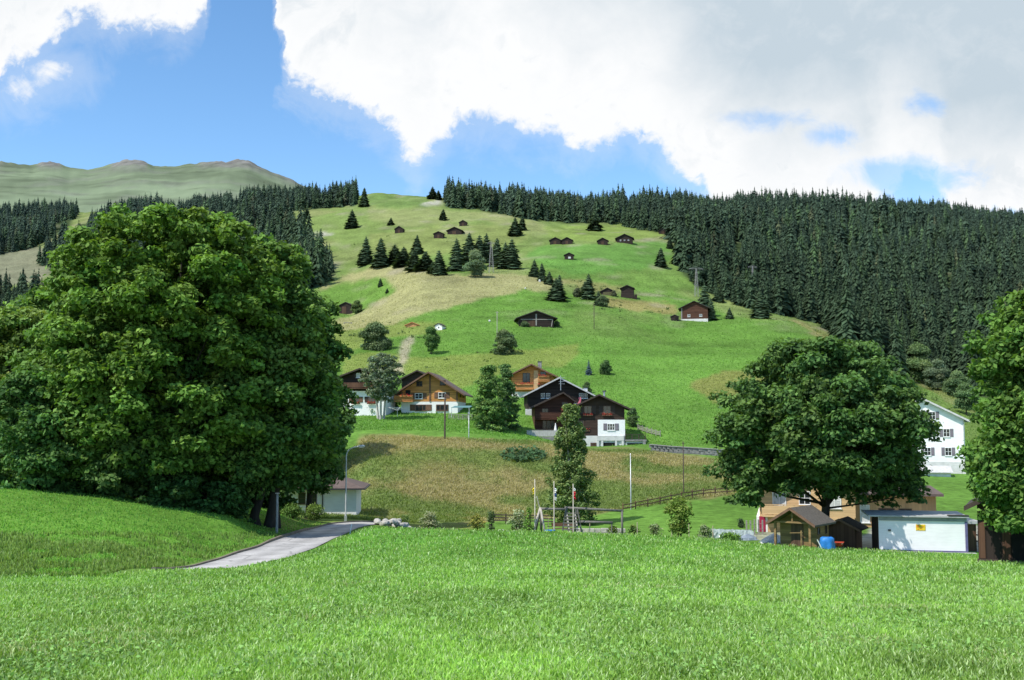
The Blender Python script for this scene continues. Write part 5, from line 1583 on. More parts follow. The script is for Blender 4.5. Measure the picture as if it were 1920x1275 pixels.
# ---- tall white house on the right
r, p = house_at("white_house", "tall white house with pale gable trim and grey shutters between the two maples", "house", 1731, 168, -19)
W_, D_ = 12.2, 13; HW = zrow(p, 787); RS = zrow(p, 748) - HW
fc = faces(W_, D_)
gable_wall(W_, D_, HW, RS, m=M_WHITE, parent=r); gable_roof(r, W_, D_, HW, RS, .75, .8, .5, .22, M_ROOFGREY, M_FASCIA)
mb = MB(); fc["front"].box(mb, -W_ / 2 - .02, W_ / 2 + .02, -.5, 1.6, .003, .06); mb.build("plinth", M_OFFWHITE, r)
for (px_, py_) in [(1748, 787), (1712, 787), (1737, 819), (1772, 819), (1700, 819), (1738, 854), (1774, 854), (1700, 854)]:
    window(r, fc["front"], (px_ - 1729) * 168 / F * .99, zrow(p, py_), .95, 1.25, M_FRAME, M_SHUTGR, cross=(1, 1))
pp = MB().tube([(W_ / 2 - .15, -.12, HW - .1), (W_ / 2 - .15, -.12, .2)], .07, 6).build("drainpipe", M_FASCIA, r)
an = empty("lean_to", at(1757, 163), R(-19), "small white lean-to roof in front of the tall white house", "shed")
MB().hexa([(-2.4, -1.2, .5), (2.2, -1.2, .5), (2.0, 2.0, 1.35), (-2.2, 2.0, 1.35), (-2.4, -1.2, .62), (2.2, -1.2, .62), (2.0, 2.0, 1.47), (-2.2, 2.0, 1.47)]).build("roof", M_FASCIA, an)
MB().box(-2.1, 1.9, -.8, 2.0, -1.2, .49).build("wall", M_OFFWHITE, an)

# ---- new pale timber house behind the maple
r, p = house_at("new_house", "new pale timber house with white ground floor, mostly hidden behind the large round maple", "house", 1514, 106, -14, dz=-.2)
k = 106 / F
W_, D_ = 9.0, 12; HW = zrow(p, 905); RS = 2.3
fc = faces(W_, D_)
zg = zrow(p, 966)
gable_wall(W_, D_, HW, RS, m=M_PALEWOODH, parent=r, z0=zg + .003); MB().box(-W_ / 2 - .3, -W_ / 2 + .75, -.06, D_ - .1, -2, zg).build("ground_floor", M_WHITE, r); MB().box(-W_ / 2 + .755, W_ / 2 - .1, -.03, D_ - .1, -2, zg).build("lower_wall", M_PALEWOODH, r)
gable_roof(r, W_, D_, HW, RS, 1.0, 1.4, .6, .22, M_ROOFBROWN, M_PALEWOODH)
balcony(r, fc["front"], -W_ / 2 + .3, .8, zg + .25, 1.3, M_PALEWOODH, False)
window(r, fc["front"], -2.6, zg + .5, 1.3, 1.9, M_FRAME, None, cross=(1, 0), pane=M_CURTAIN); window(r, fc["front"], -.2, zg + 1.2, 1.1, 1.3, M_FRAME, None); window(r, fc["front"], 2.6, zg + .9, 1.2, 1.5, M_FRAME, None, pane=M_CURTAIN)
mb = MB(); fc["front"].box(mb, -4.55, -3.95, .0, 1.5, .065, .11); mb.build("door", M_REDDOOR, r)
mb = MB(); fc["front"].box(mb, -1.6, .4, .0, 1.9, .065, .11); mb.build("door", M_SHUTBR, r)
WX0, WX1 = W_ / 2 + .02, W_ / 2 + 7.4
wz = zrow(p, 924)
wing = MB().box(WX0, WX1, .8, 9, zrow(p, 990), wz).build("wing_wall", M_PALEWOOD, r)
MB().box(WX0 + .02, WX1 - .1, .85, 8.9, -2, zrow(p, 990) - .003).build("wing_base", M_OFFWHITE, r)
MB().hexa([(WX0, -.1, wz + .02), (WX1 + .6, -.1, wz + .02), (WX1 + .6, 9.5, wz + .35), (WX0, 9.5, wz + .35), (WX0, -.1, wz + .25), (WX1 + .6, -.1, wz + .25), (WX1 + .6, 9.5, wz + .58), (WX0, 9.5, wz + .58)]).build("wing_roof", M_ROOFBROWN, r)
FW = Face(0, .8, 0)
window(r, FW, W_ / 2 + 2.9, zrow(p, 972), 1.5, 1.25, M_BROWNFRAME, None, cross=(1, 0)); window(r, FW, W_ / 2 + 4.6, zrow(p, 972), 1.2, 1.25, M_BROWNFRAME, None, cross=(1, 0))
window(r, FW, W_ / 2 + .9, zrow(p, 975), .9, 1.7, M_FRAME, None, cross=(0, 0), pane=M_CURTAIN)
balcony(r, FW, W_ / 2 + 1.9, W_ / 2 + 5.6, zrow(p, 974) - .1, .9, M_BROWNBOARD, False, h=.0 + .05)

# ---- white garage with the yellow plate
r, p = house_at("garage", "flat roofed white garage with a yellow plate on its wall beside the wooden hut", "garage", 1731, 79.5, -11)
W_, D_ = 6.1, 3.6; HW = 2.45
fc = faces(W_, D_)
MB().box(-W_ / 2, W_ / 2, 0, D_, -.8, HW).build("wall", M_WHITE, r)
mb = MB().hexa([(-W_ / 2 - .75, -.28, HW + .02), (W_ / 2 + .12, -.28, HW + .02), (W_ / 2 + .12, D_ + .3, HW + .10), (-W_ / 2 - .75, D_ + .3, HW + .10),
                (-W_ / 2 - .75, -.28, HW + .12), (W_ / 2 + .12, -.28, HW + .12), (W_ / 2 + .12, D_ + .3, HW + .20), (-W_ / 2 - .75, D_ + .3, HW + .20)])
rf_ = mb.build("roof", mat("grey_sheet_roof", (.42, .42, .41), .7, .15, 2), r)
mb = MB(); fc["front"].box(mb, -W_ / 2 + .02, W_ / 2 - .02, HW - .26, HW - .003, .003, .07); mb.build("fascia", mat("grey_green_trim", (.26, .29, .28), .7, .15, 3), r)
MB().box(W_ / 2 - 1.3, W_ / 2 + .1, -.31, .2, HW + .125, HW + .21).build("roof_edge_board", M_ROOFDARK, r)
tr2 = mat("blue_violet_trim", (.13, .12, .24), .6, .15, 3)
mb = MB(); fc["front"].box(mb, W_ / 2 - .14, W_ / 2 + .03, .02, HW - .27, .003, .06); fc["front"].box(mb, -W_ / 2, W_ / 2 - .145, -.02, .08, .003, .06); mb.build("edge_trim", tr2, r)
mb = MB(); fc["left"].box(mb, -D_ / 2 + .1, D_ / 2 - .1, -.4, HW - .05, .003, .05); mb.build("dark_side_panel", M_BARNWOOD, r)  # dark board panel over the whole left side wall
mb = MB(); fc["front"].box(mb, -.46, .20, 1.50, 1.93, .003, .03); sg = mb.build("sign", M_YELLOW, r)
orr = mat("orange_sign_print", (.75, .26, .02), .6, .1, 5)
mb = MB()
for i, (a0, a1, b0, b1) in enumerate([(-.42, -.22, 1.72, 1.88), (-.16, -.06, 1.62, 1.70), (-.02, .12, 1.76, 1.82), (-.36, -.24, 1.56, 1.62)]):
    fc["front"].box(mb, a0, a1, b0, b1, .031, .036)
mb.build("print", orr, sg)
mb = MB(); fc["front"].box(mb, -2.4, -2.2, 1.42, 1.55, .003, .06); mb.build("vent", M_DARKMETAL, r)
MB().box(-W_ / 2 - .2, W_ / 2 + .5, -.9, -.01, -.7, -.02).build("concrete_step", mat("pale_concrete", (.42, .41, .39), .9, .12, 2), r)
an = empty("carport", at(1816, 80.5), R(-8), "narrow grey lean-to attached behind the right end of the white garage", "shed")
MB().box(-.3, .75, .6, 4.5, -.5, 2.0).build("wall", M_BROWNBOARD, an); MB().box(-.35, 1.0, .3, 4.8, 2.003, 2.2).build("roof", mat("grey_sheet_roof", (.34, .34, .34)), an)
MB().bar((-.2, .1, -.4), (-.2, .1, 2.1), .12).build("post", M_GREYWOOD, an)

# ---- wooden hut with open porch
r, p = house_at("wooden_hut", "small tan wooden hut with open gabled porch under the large round maple", "hut", 1486, 76.5, -38, dz=-.05)
W_, D_ = 2.7, 3.2; HW = 1.75; RS = .85
p_ = p
fc = faces(W_, D_)
gable_wall(W_, D_ - 1.0, HW, RS, .5, m=M_HUTWOOD, parent=r).location = (0, 1.0, 0)
gable_roof(r, W_, D_, HW, RS, .45, .35, .3, .12, mat("mossy_shingles", (.125, .11, .092), .95, .35, 3, (1, 4, 4), bump=.5), M_SHUTBR)
mb = MB()
for s in (-W_ / 2 + .07, W_ / 2 - .07): mb.bar((s, .05, -.4), (s, .05, HW), .15)
mb.bar((-W_ / 2, .05, HW - .02), (W_ / 2, .05, HW - .02), .12); mb.bar((0, .05, HW), (0, .05, HW + RS - .05), .1); mb.bar((W_ / 2 - .07, .05, 1.0), (W_ / 2 - .07, 1.0, 1.0), .08)
mb.build("porch_frame", M_HUTWOOD, r)
FI = Face(0, 1.0, 0)
mb = MB(); FI.box(mb, -.5, .4, .0, 1.7, .003, .06); mb.build("door", M_DOOR, r)
window(r, fc["right"], -.25, .85, .42, .5, M_BROWNFRAME, None, cross=(0, 0), sill=False); window(r, fc["right"], 1.1, .8, .32, .62, M_BROWNFRAME, None, cross=(0, 0), sill=False)
an = empty("wooden_hut", at(1576, 83.5), R(-30), "lower dark roofed wooden annexe right of the tan hut, behind the maple trunk", "hut")
gable_wall(2.2, 2.4, 1.6, .55, .5, m=M_BROWNBOARD, parent=an); gable_roof(an, 2.2, 2.4, 1.6, .55, .45, .3, .3, .1, M_ROOFDARK, M_SHUTBR)  # wall boards chosen dark, the shadow on the annexe put into their colour

# ---- dark barn at the right edge
r, p = house_at("dark_barn", "nearly black upright board barn at the right edge under the bright maple", "barn", 1918, 58, -26, dz=-.1)
W_, D_ = 4.3, 5; HW = 3.1; RS = 1.1
fc = faces(W_, D_)
gable_wall(W_, D_, HW, RS, m=M_BARNWOOD, parent=r); gable_roof(r, W_, D_, HW, RS, .6, .6, .4, .18, M_ROOFDARK, M_FASCIADK)
mb = MB(); fc["front"].box(mb, -.95, -.55, .1, 3.1, .003, .05); mb.build("door_post", M_BROWNBOARD, r)
mb = MB(); fc["front"].box(mb, -.5, .9, .2, 2.6, .003, .03); mb.build("doorway_shade", M_DARK, r)  # near-black panel on the closed wall, shade of the door gap painted
mb = MB(); fc["front"].box(mb, -2.1, -1.8, .25, 2.2, .003, .04); mb.build("board", M_BROWNBOARD, r)
mb = MB(); fc["front"].box(mb, -2.2, 2.2, -.3, .22, .003, .08); mb.build("sill_beam", M_POLEWOOD, r)

# ---- hay barns and huts up the slope
def barn(label, px, py, wpx, wall, rise, rot=0, dep=.9, name="hay_barn", m=M_BLACKTIMBER, roof=M_ROOFDARK, over=.10, cat="barn", D=None, ridge=0.0):
    p = hit(px, py, 200) if D is None else at(px, D)
    k = mpp(p.y)
    W_ = wpx * k; HW = wall * k; RS = rise * k
    r = empty(name, p, R(rot), label, cat)
    gable_wall(W_, W_ * dep, HW, RS, 2.5, m=m, parent=r, ridge=ridge)
    rf_ = gable_roof(r, W_, W_ * dep, HW, RS, W_ * over, W_ * over * .8, .3, max(.18, W_ * .022), roof, None, ridge=ridge)
    return r, faces(W_, W_ * dep), W_, HW, RS, k, rf_


r, fc, W_, HW, RS, k, rf_ = barn("big dark weathered barn with wide low gable in the middle of the green slope", 1006, 613, 66, 17, 12, 4)
mb = MB(); fc["front"].box(mb, -.3, .12, .4, HW + RS * .6, .003, .12); mb.build("door_post", M_GREYWOOD, r)
mb = MB(); fc["front"].box(mb, -W_ * .45, W_ * .44, HW * .78, HW * .78 + .22, .003, .14); mb.build("beam", M_GREYWOOD, r)
mb = MB(); fc["front"].box(mb, -3.2, -.4, .1, 1.9, .003, .07); mb.build("barn_door", M_DOOR, r)
MB().bar((W_ * .42, -.7, 0), (W_ * .46, -.1, 2.4), .18).build("leaning_pole", M_GREYWOOD, r)
r, fc, W_, HW, RS, k, rf_ = barn("dark red brown barn house with white framed windows near the right forest", 1302, 602, 50, 25, 12, -12, m=M_REDTIMBER)
fb = MB(); fc["front"].box(fb, -W_ / 2 - .02, W_ / 2 + .02, -2, .75, .003, .1); fb.build("stone_foot", M_OFFWHITE, r)
for s in (-1.9, 2.2): window(r, fc["front"], s, 1.5, 1.0, .85, M_FRAME, None)
fb = MB(); fc["front"].box(fb, -W_ / 2 + .1, -W_ / 2 + .45, .76, HW, .003, .12); fb.build("corner_post", M_GREYWOOD, r)
r2, fc, W_, HW, RS, k, rf_ = barn("low dark open shed leaning at the left wall of the red brown barn house", 1265, 602, 14, 8, 3, -12, .8, "open_shed")
fb = MB(); fc["front"].box(fb, .2, 1.3, .1, 1.3, .003, .05); fb.build("opening_shade", M_DARK, r2)  # near-black panel painted as the shade inside the shed
r, fc, W_, HW, RS, k, rf_ = barn("lone dark barn beside a round shrub at the left of the tan slope", 648, 589, 27, 16, 6, -12)
fb = MB(); fc["front"].box(fb, -1.6, .2, .2, 3.2, .003, .08); fb.build("barn_door", M_DOOR, r)
for (lb, px, py, w_, wl, rs, rot) in [
    ("leftmost dark hut on the upper pasture", 748, 437, 16, 8, 5, -6), ("small dark hut just left of the wider one on the upper pasture", 822, 447, 18, 9, 4, -6),
    ("wider dark hut in the middle of the upper pasture huts", 852, 440, 27, 8, 6, -8), ("uppermost tiny dark hut above the other pasture huts", 868, 424, 14, 7, 4, -4),
    ("left barn of the twin barns below the upper forest", 1041, 458, 20, 8, 5, -6), ("right barn of the twin barns below the upper forest", 1063, 458, 20, 8, 5, -6),
    ("small dark barn left of the widest upper right barn", 1130, 459, 19, 8, 5, -6)]:
    r, fc, W_, HW, RS, k, rf_ = barn(lb, px, py, w_, wl, rs, rot)
    fb = MB(); fc["front"].box(fb, -W_ * .14, W_ * .1, .1, HW * .75, .003, .08); fb.build("barn_door", M_DOOR, r)
r, fc, W_, HW, RS, k, rf_ = barn("widest upper right barn with small pale windows near the forest edge", 1171, 456, 30, 10, 7, -8)
for s in (-W_ * .25, 0, W_ * .25): window(r, fc["front"], s, HW * .45, .8, .7, M_FRAME, None, cross=(1, 0))
r, fc, W_, HW, RS, k, rf_ = barn("small dark hut with one white window alone on the bright meadow", 1067, 487, 17, 9, 4, -4)
window(r, fc["front"], .2, HW * .3, W_ * .28, HW * .34, M_FRAME, None, pane=M_CURTAIN)
r, fc, W_, HW, RS, k, rf_ = barn("dark hut half inside the forest edge at the upper right", 1243, 439, 15, 7, 4, -4)
fb = MB(); fc["front"].box(fb, -.8, .8, .1, HW * .7, .003, .08); fb.build("barn_door", M_DOOR, r)
r, fc, W_, HW, RS, k, rf_ = barn("open fronted hay barn behind bushes at the head of the gully", 1139, 554, 24, 8, 6, -6)
fb = MB(); fc["front"].box(fb, -W_ * .34, W_ * .36, -.2, HW * .8, .003, .06); fb.build("opening_shade", mat("shaded_hay", (.11, .10, .05), .95, .3, 2), r)  # hay panel with the shade of the open front put into its colour
# two tier barn
p = hit(1176, 559, 200); k = mpp(p.y)
r = empty("hay_barn", p, R(-10), "dark two tiered barn with a narrower upper storey right of the open hay barn", "barn")
W1, W2 = 27 * k, 23 * k; H1, H2 = 11 * k, 19 * k
MB().hexa([(-W1 / 2, 0, -2.5), (W1 / 2, 0, -2.5), (W1 / 2, 5.5, -2.5), (-W1 / 2, 5.5, -2.5), (-W2 / 2, .3, H1), (W2 / 2, .3, H1), (W2 / 2, 5.2, H1), (-W2 / 2, 5.2, H1)]).build("lower_storey", M_BLACKTIMBER, r)
gable_wall(W2, 5, H2, 5 * k, m=M_BLACKTIMBER, parent=r, z0=H1 + .003).location = (0, .25, 0)
gable_roof(r, W2, 5.2, H2, 5 * k, 2.5 * k, .4, .3, .2, M_ROOFDARK, None)
MB().box(W1 / 2 + .02, W1 / 2 + 1.0, 0, 1.2, -2, 1.4).build("side_box", M_BLACKTIMBER, r)
# little hut and tent
p = hit(822, 619, 200); k = mpp(p.y)
r = empty("small_hut", p, R(-20), "tiny white hut with a dark roof above the round green tree", "hut")
gable_wall(15 * k, 2.6, 8 * k, 4 * k, m=M_WHITE, parent=r); gable_roof(r, 15 * k, 2.6, 8 * k, 4 * k, .35, .35, .2, .14, M_ROOFDARK, None)
f_ = faces(15 * k, 2.6); window(r, f_["front"], .1, .5, .5, .6, M_FRAME, None, cross=(0, 0), sill=False)
p = hit(773, 613, 200); k = mpp(p.y)
r = empty("low_shed", p, R(-8), "low orange roofed shelter sunk in the grass left of the tiny white hut", "shed")
gable_wall(24 * k, 3.2, 3 * k, 5 * k, m=mat("orange_shelter_wall", (.50, .25, .11), .8, .2, 2), parent=r); gable_roof(r, 24 * k, 3.2, 3 * k, 5 * k, .5, .4, .2, .16, mat("orange_roof_sheet", (.55, .22, .10), .7, .2, 2), None)
# ------------------------------------------------------------------ masts, poles, lamp
def pole(name, label, px, D, base_py, top_py, w, m, cap=None, cat="pole"):
    p = at(px, D); b = proj(p.x, p.y, p.z)[1]
    H = ray(px, top_py)[1] * D - p.z
    r = empty(name, p, 0, label, cat)
    MB().tube([(0, 0, -.5), (0, 0, 0), (0, 0, H)], [w / 2, w / 2, w * .42], 8).build("shaft", m, r, smooth=True)
    return r, H


r, H = pole("utility_pole", "dark wooden utility pole in front of the orange chalet at the top of the bank", 834, 158.5, 832, 738, .26, M_POLEWOOD)
MB().bar((-.35, 0, H - .25), (.35, 0, H - .25), .08).build("crossarm", M_POLEWOOD, r)
r, H = pole("metal_post", "thin grey metal post left of the bushy birch", 879, 160, 824, 776, .12, M_METAL)
MB().box(-.14, .14, -.10, .10, H + .003, H + .25).build("post_head", M_METAL, r)
r, H = pole("metal_post", "slim pale metal mast on the bank right of the weeping birch", 1183, 131, 948, 852, .13, M_METAL)
MB().tube([(0, 0, H + .003), (0, 0, H + .12)], [.09, .03], 8).build("post_head", M_METAL, r)
r, H = pole("utility_pole", "thin dark wooden pole on the bank in front of the grey stone wall", 1282, 140, 935, 828, .14, M_POLEWOOD)
MB().bar((-.2, 0, H - .2), (.2, 0, H - .2), .06).build("crossarm", M_POLEWOOD, r)
pg = hit(1114, 617, 200)
r, H = pole("utility_pole", "thin dark pole standing on the green slope right of the big barn", 1114, pg.y, 617, 571, .22, M_POLEWOOD)
MB().bar((-.45, 0, H - .3), (.45, 0, H - .3), .1).build("crossarm", M_POLEWOOD, r)
pg = hit(932, 636, 200)
r, H = pole("utility_pole", "grey pole on the green slope left of the big barn", 932, pg.y, 636, 584, .2, M_GREYWOOD)
MB().bar((-.45, 0, H - .3), (.45, 0, H - .3), .1).build("crossarm", M_GREYWOOD, r)
r, H = pole("marker_post", "grey concrete post on the grass at the shaded bend left of the lane", 519, 80, 992, 926, .2, M_GREYWOOD)
MB().box(-.13, .13, -.13, .13, H + .003, H + .08).build("post_head", M_GREYWOOD, r)
r, H = pole("marker_post", "short slanting white marker post at the field edge of the lane", 656, 80.5, 1007, 982, .07, M_FRAME)
r.rotation_euler = (0, R(9), 0)

p = at(648, 104)
r = empty("street_lamp", p, 0, "grey curved street lamp beside the lane and the low white building", "street lamp")
Ht = ray(648, 834)[1] * 104 - p.z
hx = 28 / F * 104
pts = [(0, 0, -.4), (0, 0, 0), (0, 0, Ht * .86)] + [(hx * .72 * (1 - math.cos(a)), 0, Ht * .86 + Ht * .115 * math.sin(a)) for a in np.linspace(.15, math.pi / 2, 7)]
MB().tube(pts, [.075, .075, .055] + [.055] * 7, 8).build("post", mat("pale_lamp_steel", (.55, .57, .58), .5, .1, 4), r, smooth=True)
e = Vector(pts[-1])
hd = MB().tube([e + Vector((-.05, 0, 0)), e + Vector((.18, 0, .04)), e + Vector((.55, 0, .06)), e + Vector((.72, 0, .05))], [.05, .11, .13, .06], 10).build("lamp_head", mat("pale_lamp_shell", (.62, .63, .63), .5, .05, 3), r, smooth=True)
MB().tube([e + Vector((.2, 0, -.05)), e + Vector((.58, 0, -.03))], [.075, .075], 8).build("lens", M_CURTAIN, hd)
MB().box(-.12, .12, -.12, .12, -.1, .55).build("base", M_METAL, r)

# ---- lattice pylons
def pylon(label, px, py, top, wpx, arms, m):
    p = hit(px, py, 200); k = mpp(p.y); H = (py - top) * k * 1.03
    r = empty("pylon", p, R(12), label, "pylon")
    a = wpx * k / 2; t = a * .22
    mb = MB(); n = 8; th = .10
    for sx in (-1, 1):
        for sy in (-1, 1): mb.bar((sx * a, sy * a, -.5), (sx * t, sy * t, H), th)
    for i in range(n):
        f0, f1 = i / n, (i + 1) / n
        w0 = a + (t - a) * f0; w1 = a + (t - a) * f1; z0, z1 = H * f0, H * f1
        for (ax, bx) in (((-1, -1), (1, -1)), ((1, -1), (1, 1)), ((1, 1), (-1, 1)), ((-1, 1), (-1, -1))):
            s = i % 2
            q0 = ax if s else bx; q1 = bx if s else ax
            mb.bar((q0[0] * w0, q0[1] * w0, z0), (q1[0] * w1, q1[1] * w1, z1), th * .6)
            mb.bar((ax[0] * w1, ax[1] * w1, z1), (bx[0] * w1, bx[1] * w1, z1), th * .5)
    mb.build("tower", m, r)
    for (zf, hw) in arms:
        ar = MB(); z = H * zf
        ar.bar((-hw * k, 0, z), (hw * k, 0, z), .16); ar.bar((-hw * k, 0, z), (0, 0, z + .9), .09); ar.bar((hw * k, 0, z), (0, 0, z + .9), .09)
        c = ar.build("crossarm", m, r)
        for s in (-1, -.55, .55, 1):
            MB().tube([(s * hw * k * .97, 0, z - .1), (s * hw * k * .97, 0, z - .75)], .08, 6).build("insulator", M_DARKMETAL, c)
    return r


M_PYL = mat("grey_pylon_steel", (.30, .29, .28), .6, .1, 4)
pylon("grey lattice pylon in front of the middle spruce clump", 921, 512, 455, 9, [(.97, 7)], M_PYL)
pylon("pale lattice pylon with a wide crossarm behind the right barn", 1306, 556, 504, 7, [(.98, 14)], M_PYL)
pylon("faint pylon standing among the trees of the right forest", 1412, 560, 500, 6, [(.97, 9)], M_PYL)

# ---- wooden rail fences
def fence(label, pts, posts, h, rails, m, name="rail_fence", rw=.05):
    P = [hit(x, y, 60) if d is None else at(x, d) for (x, y, d) in pts]
    L_ = [0]
    for a, b in zip(P[:-1], P[1:]): L_.append(L_[-1] + (b - a).length)

    def along(s):
        for i in range(len(P) - 1):
            if s <= L_[i + 1] or i == len(P) - 2:
                t = (s - L_[i]) / (L_[i + 1] - L_[i]); q = P[i].lerp(P[i + 1], t)
                return Vector((q.x, q.y, gz(q.x, q.y)))
    o = P[0].copy()
    r = empty(name, o, 0, label, "fence")
    q = [along(L_[-1] * i / (posts - 1)) - o for i in range(posts)]
    for v in q:
        MB().bar(v + Vector((0, 0, -.4)), v + Vector((0, 0, h * random.uniform(.98, 1.1))), .13).build("post", m, r)
    for i in range(posts - 1):
        mb = MB()
        for z in rails: mb.bar(q[i] + Vector((0, -.09, z + random.uniform(-.04, .04))), q[i + 1] + Vector((0, -.09, z + random.uniform(-.04, .04))), rw, rw * 2.4)
        mb.build("rail", m, r)
    return r


random.seed(4)
fence("brown wooden rail fence climbing along the foot of the bank right of the weeping birch", [(1168, 0, 130), (1240, 0, 133), (1310, 0, 137), (1385, 0, 140)], 11, 1.0, (.4, .8), M_SHUTBR)
fence("dark wooden rail fence behind the swing frame", [(926, 0, 119), (985, 0, 118), (1040, 0, 117)], 6, 1.05, (.35, .65, .95), M_POLEWOOD)
fence("grey plank fence on the slope right of the dark shrub", [(1196, 0, 193), (1218, 0, 190), (1238, 0, 187)], 6, 1.1, (.3, .55, .8), M_GREYWOOD, "plank_fence")
fence("thin wire and stake fence beside the gravel yard left of the new house", [(1400, 0, 104), (1430, 0, 104)], 5, 1.3, (.5, 1.0), M_GREYWOOD, "wire_fence", .012)
fence("low wooden fence behind the dark barn and the garage", [(1818, 0, 88), (1845, 0, 86)], 4, 1.2, (.4, .9), M_GREYWOOD)

# ---- stone retaining wall along the upper lane
wp = [at(x, d) for x, d in ((1218, 171), (1260, 169.5), (1310, 169), (1370, 168.5), (1420, 168))]
o = wp[0].copy(); r = empty("stone_wall", o, 0, "grey dry stone retaining wall running right from the stone garage", "wall")
mb = MB(); rg = random.Random(3)
for a, b in zip(wp[:-1], wp[1:]):
    n = int((b - a).length / .7)
    for i in range(n):
        for j in range(3):
            c0 = a.lerp(b, i / n); c1 = a.lerp(b, (i + .96) / n)
            z = gz(c0.x, c0.y) - .3 + j * .42
            y = c0.y - o.y + rg.uniform(-.05, .05)
            mb.box(c0.x - o.x + (.3 if j % 2 else 0), c1.x - o.x + (.3 if j % 2 else 0), y, y + .6, z - o.z, z - o.z + .40)
mb.build("stones", M_STONE, r)
cp = MB()
for a, b in zip(wp[:-1], wp[1:]):
    za, zb_ = gz(a.x, a.y) + .98, gz(b.x, b.y) + .98
    cp.hexa([(a.x - o.x, a.y - o.y - .1, za - o.z), (b.x - o.x, b.y - o.y - .1, zb_ - o.z), (b.x - o.x, b.y - o.y + .6, zb_ - o.z), (a.x - o.x, a.y - o.y + .6, za - o.z),
             (a.x - o.x, a.y - o.y - .1, za - o.z + .12), (b.x - o.x, b.y - o.y - .1, zb_ - o.z + .12), (b.x - o.x, b.y - o.y + .6, zb_ - o.z + .12), (a.x - o.x, a.y - o.y + .6, za - o.z + .12)])
cp.build("coping", mat("pale_coping_stone", (.30, .295, .28), .9, .2, 2), r)

# ------------------------------------------------------------------ playground
DP = 103
K = DP / F


def flagpole(label, px, top, colr, fl_top, fl_bot, side):
    p = at(px, DP - 1); H = ray(px, top)[1] * (DP - 1) - p.z
    r = empty("flagpole", p, 0, label, "flagpole")
    MB().tube([(0, 0, -.3), (0, 0, 0), (0, 0, H)], [.055, .055, .035], 8).build("pole", mat("pale_pole_wood", (.55, .50, .42), .7, .15, 4), r, smooth=True)
    z1 = ray(px, fl_top)[1] * (DP - 1) - p.z; z0 = ray(px, fl_bot)[1] * (DP - 1) - p.z
    for i, (c, f0, f1) in enumerate(colr):
        mb = MB(); n = 6
        za, zb = z1 + (z0 - z1) * f0, z1 + (z0 - z1) * f1
        V_ = []; F_ = []
        for j in range(n + 1):
            z = za + (zb - za) * j / n
            w = .16 + .06 * math.sin(j * 1.3 + i)
            V_ += [(side * .05, 0, z), (side * (.05 + w * .5), .07 * (-1) ** j, z - .05), (side * (.05 + w), -.03, z - .12)]
        for j in range(n):
            b = j * 3
            F_ += [(b, b + 1, b + 4, b + 3), (b + 1, b + 2, b + 5, b + 4)]
        mb.add(V_, F_).build("flag", c, r)
    return r


M_FYEL = mat("yellow_flag_cloth", (.80, .62, .04), .8, .1, 3); M_FBLU = mat("blue_flag_cloth", (.05, .10, .30), .8, .1, 3)
M_FWHI = mat("white_flag_cloth", (.78, .78, .78), .8, .05, 3); M_FRED = mat("red_flag_cloth", (.55, .04, .05), .8, .1, 3)
flagpole("flagpole with a limp yellow flag, left of the three by the playground", 1003, 898, [(M_FYEL, 0, 1)], 914, 926, -1)
flagpole("flagpole with a limp blue and white flag, middle of the three by the playground", 1039, 902, [(M_FWHI, 0, .45), (M_FBLU, .47, .72), (M_FWHI, .74, 1)], 914, 937, 1)
flagpole("flagpole with a limp red and white flag, right of the three by the playground", 1075, 907, [(M_FWHI, 0, .3), (M_FRED, .32, 1)], 914, 935, 1)

p = at(1070, DP)
X_ = lambda px: (px - px_of(p)) * K
Z_ = lambda py: ray(1070, py)[1] * DP - p.z
r = empty("climbing_frame", p, 0, "long wooden swing and climbing frame with ladder at the far edge of the field", "playground frame")
M_PG = mat("weathered_playground_beam", (.17, .16, .145), .9, .25, 4); M_PGL = mat("pale_playground_pole", (.46, .42, .36), .85, .2, 4)
xb0, xb1 = X_(1013), X_(1168); zt = Z_(954)
MB().tube([(xb0, 0, zt), (X_(1060), 0, zt - .05)], .12, 8).build("swing_beam", M_PG, r, smooth=True)
MB().tube([(X_(1059), .02, Z_(952)), (xb1, .02, Z_(958))], .12, 8).build("top_beam", M_PG, r, smooth=True)
for (dx, dy, m) in ((-.85, -.75, M_PGL), (-.5, .8, M_PG), (.55, -.7, M_PGL), (.15, .8, M_PG)):
    MB().tube([(xb0 + .05, 0, zt + .12), (xb0 + dx, dy, -.35)], .105, 8).build("leg", m, r, smooth=True)
MB().tube([(xb0 - .02, 0, zt + .1), (X_(1007), 0, Z_(930))], .05, 6).build("pole", M_PGL, r)
MB().tube([(xb1 - .12, 0, Z_(957)), (xb1 - .12, 0, -.4)], .105, 8).build("leg", M_PG, r, smooth=True)
MB().tube([(X_(1083), -.1, Z_(978)), (X_(1148), -.1, Z_(980))], .12, 8).build("balance_beam", M_PG, r, smooth=True)
for s in (X_(1146),): MB().tube([(s, -.1, Z_(980)), (s, -.1, -.3)], .07, 6).build("leg", M_PG, r)
for (xa, xb) in ((X_(1062), X_(1052)), (X_(1062), X_(1067)), (X_(1080), X_(1077)), (X_(1082), X_(1092))):
    MB().tube([(xa, -.05, Z_(953)), (xb, -.55 if xb < xa else -.35, -.3)], .085, 6).build("leg", M_PG, r)
ld = MB().bar((X_(1063), -.2, Z_(964)), (X_(1068), -1.0, -.2), .12); ld.bar((X_(1078), -.2, Z_(964)), (X_(1084), -1.0, -.2), .12)
ladder = ld.build("ladder", M_PGL, r)
for i in range(7):
    t = i / 6.5; z = Z_(962) * (1 - t) + .1 * t
    MB().bar((X_(1059) - .05 * i * .5, -.22 - .75 * t, z), (X_(1081) + .06 * i * .5, -.22 - .75 * t, z), .11).build("rung", M_PG, ladder)
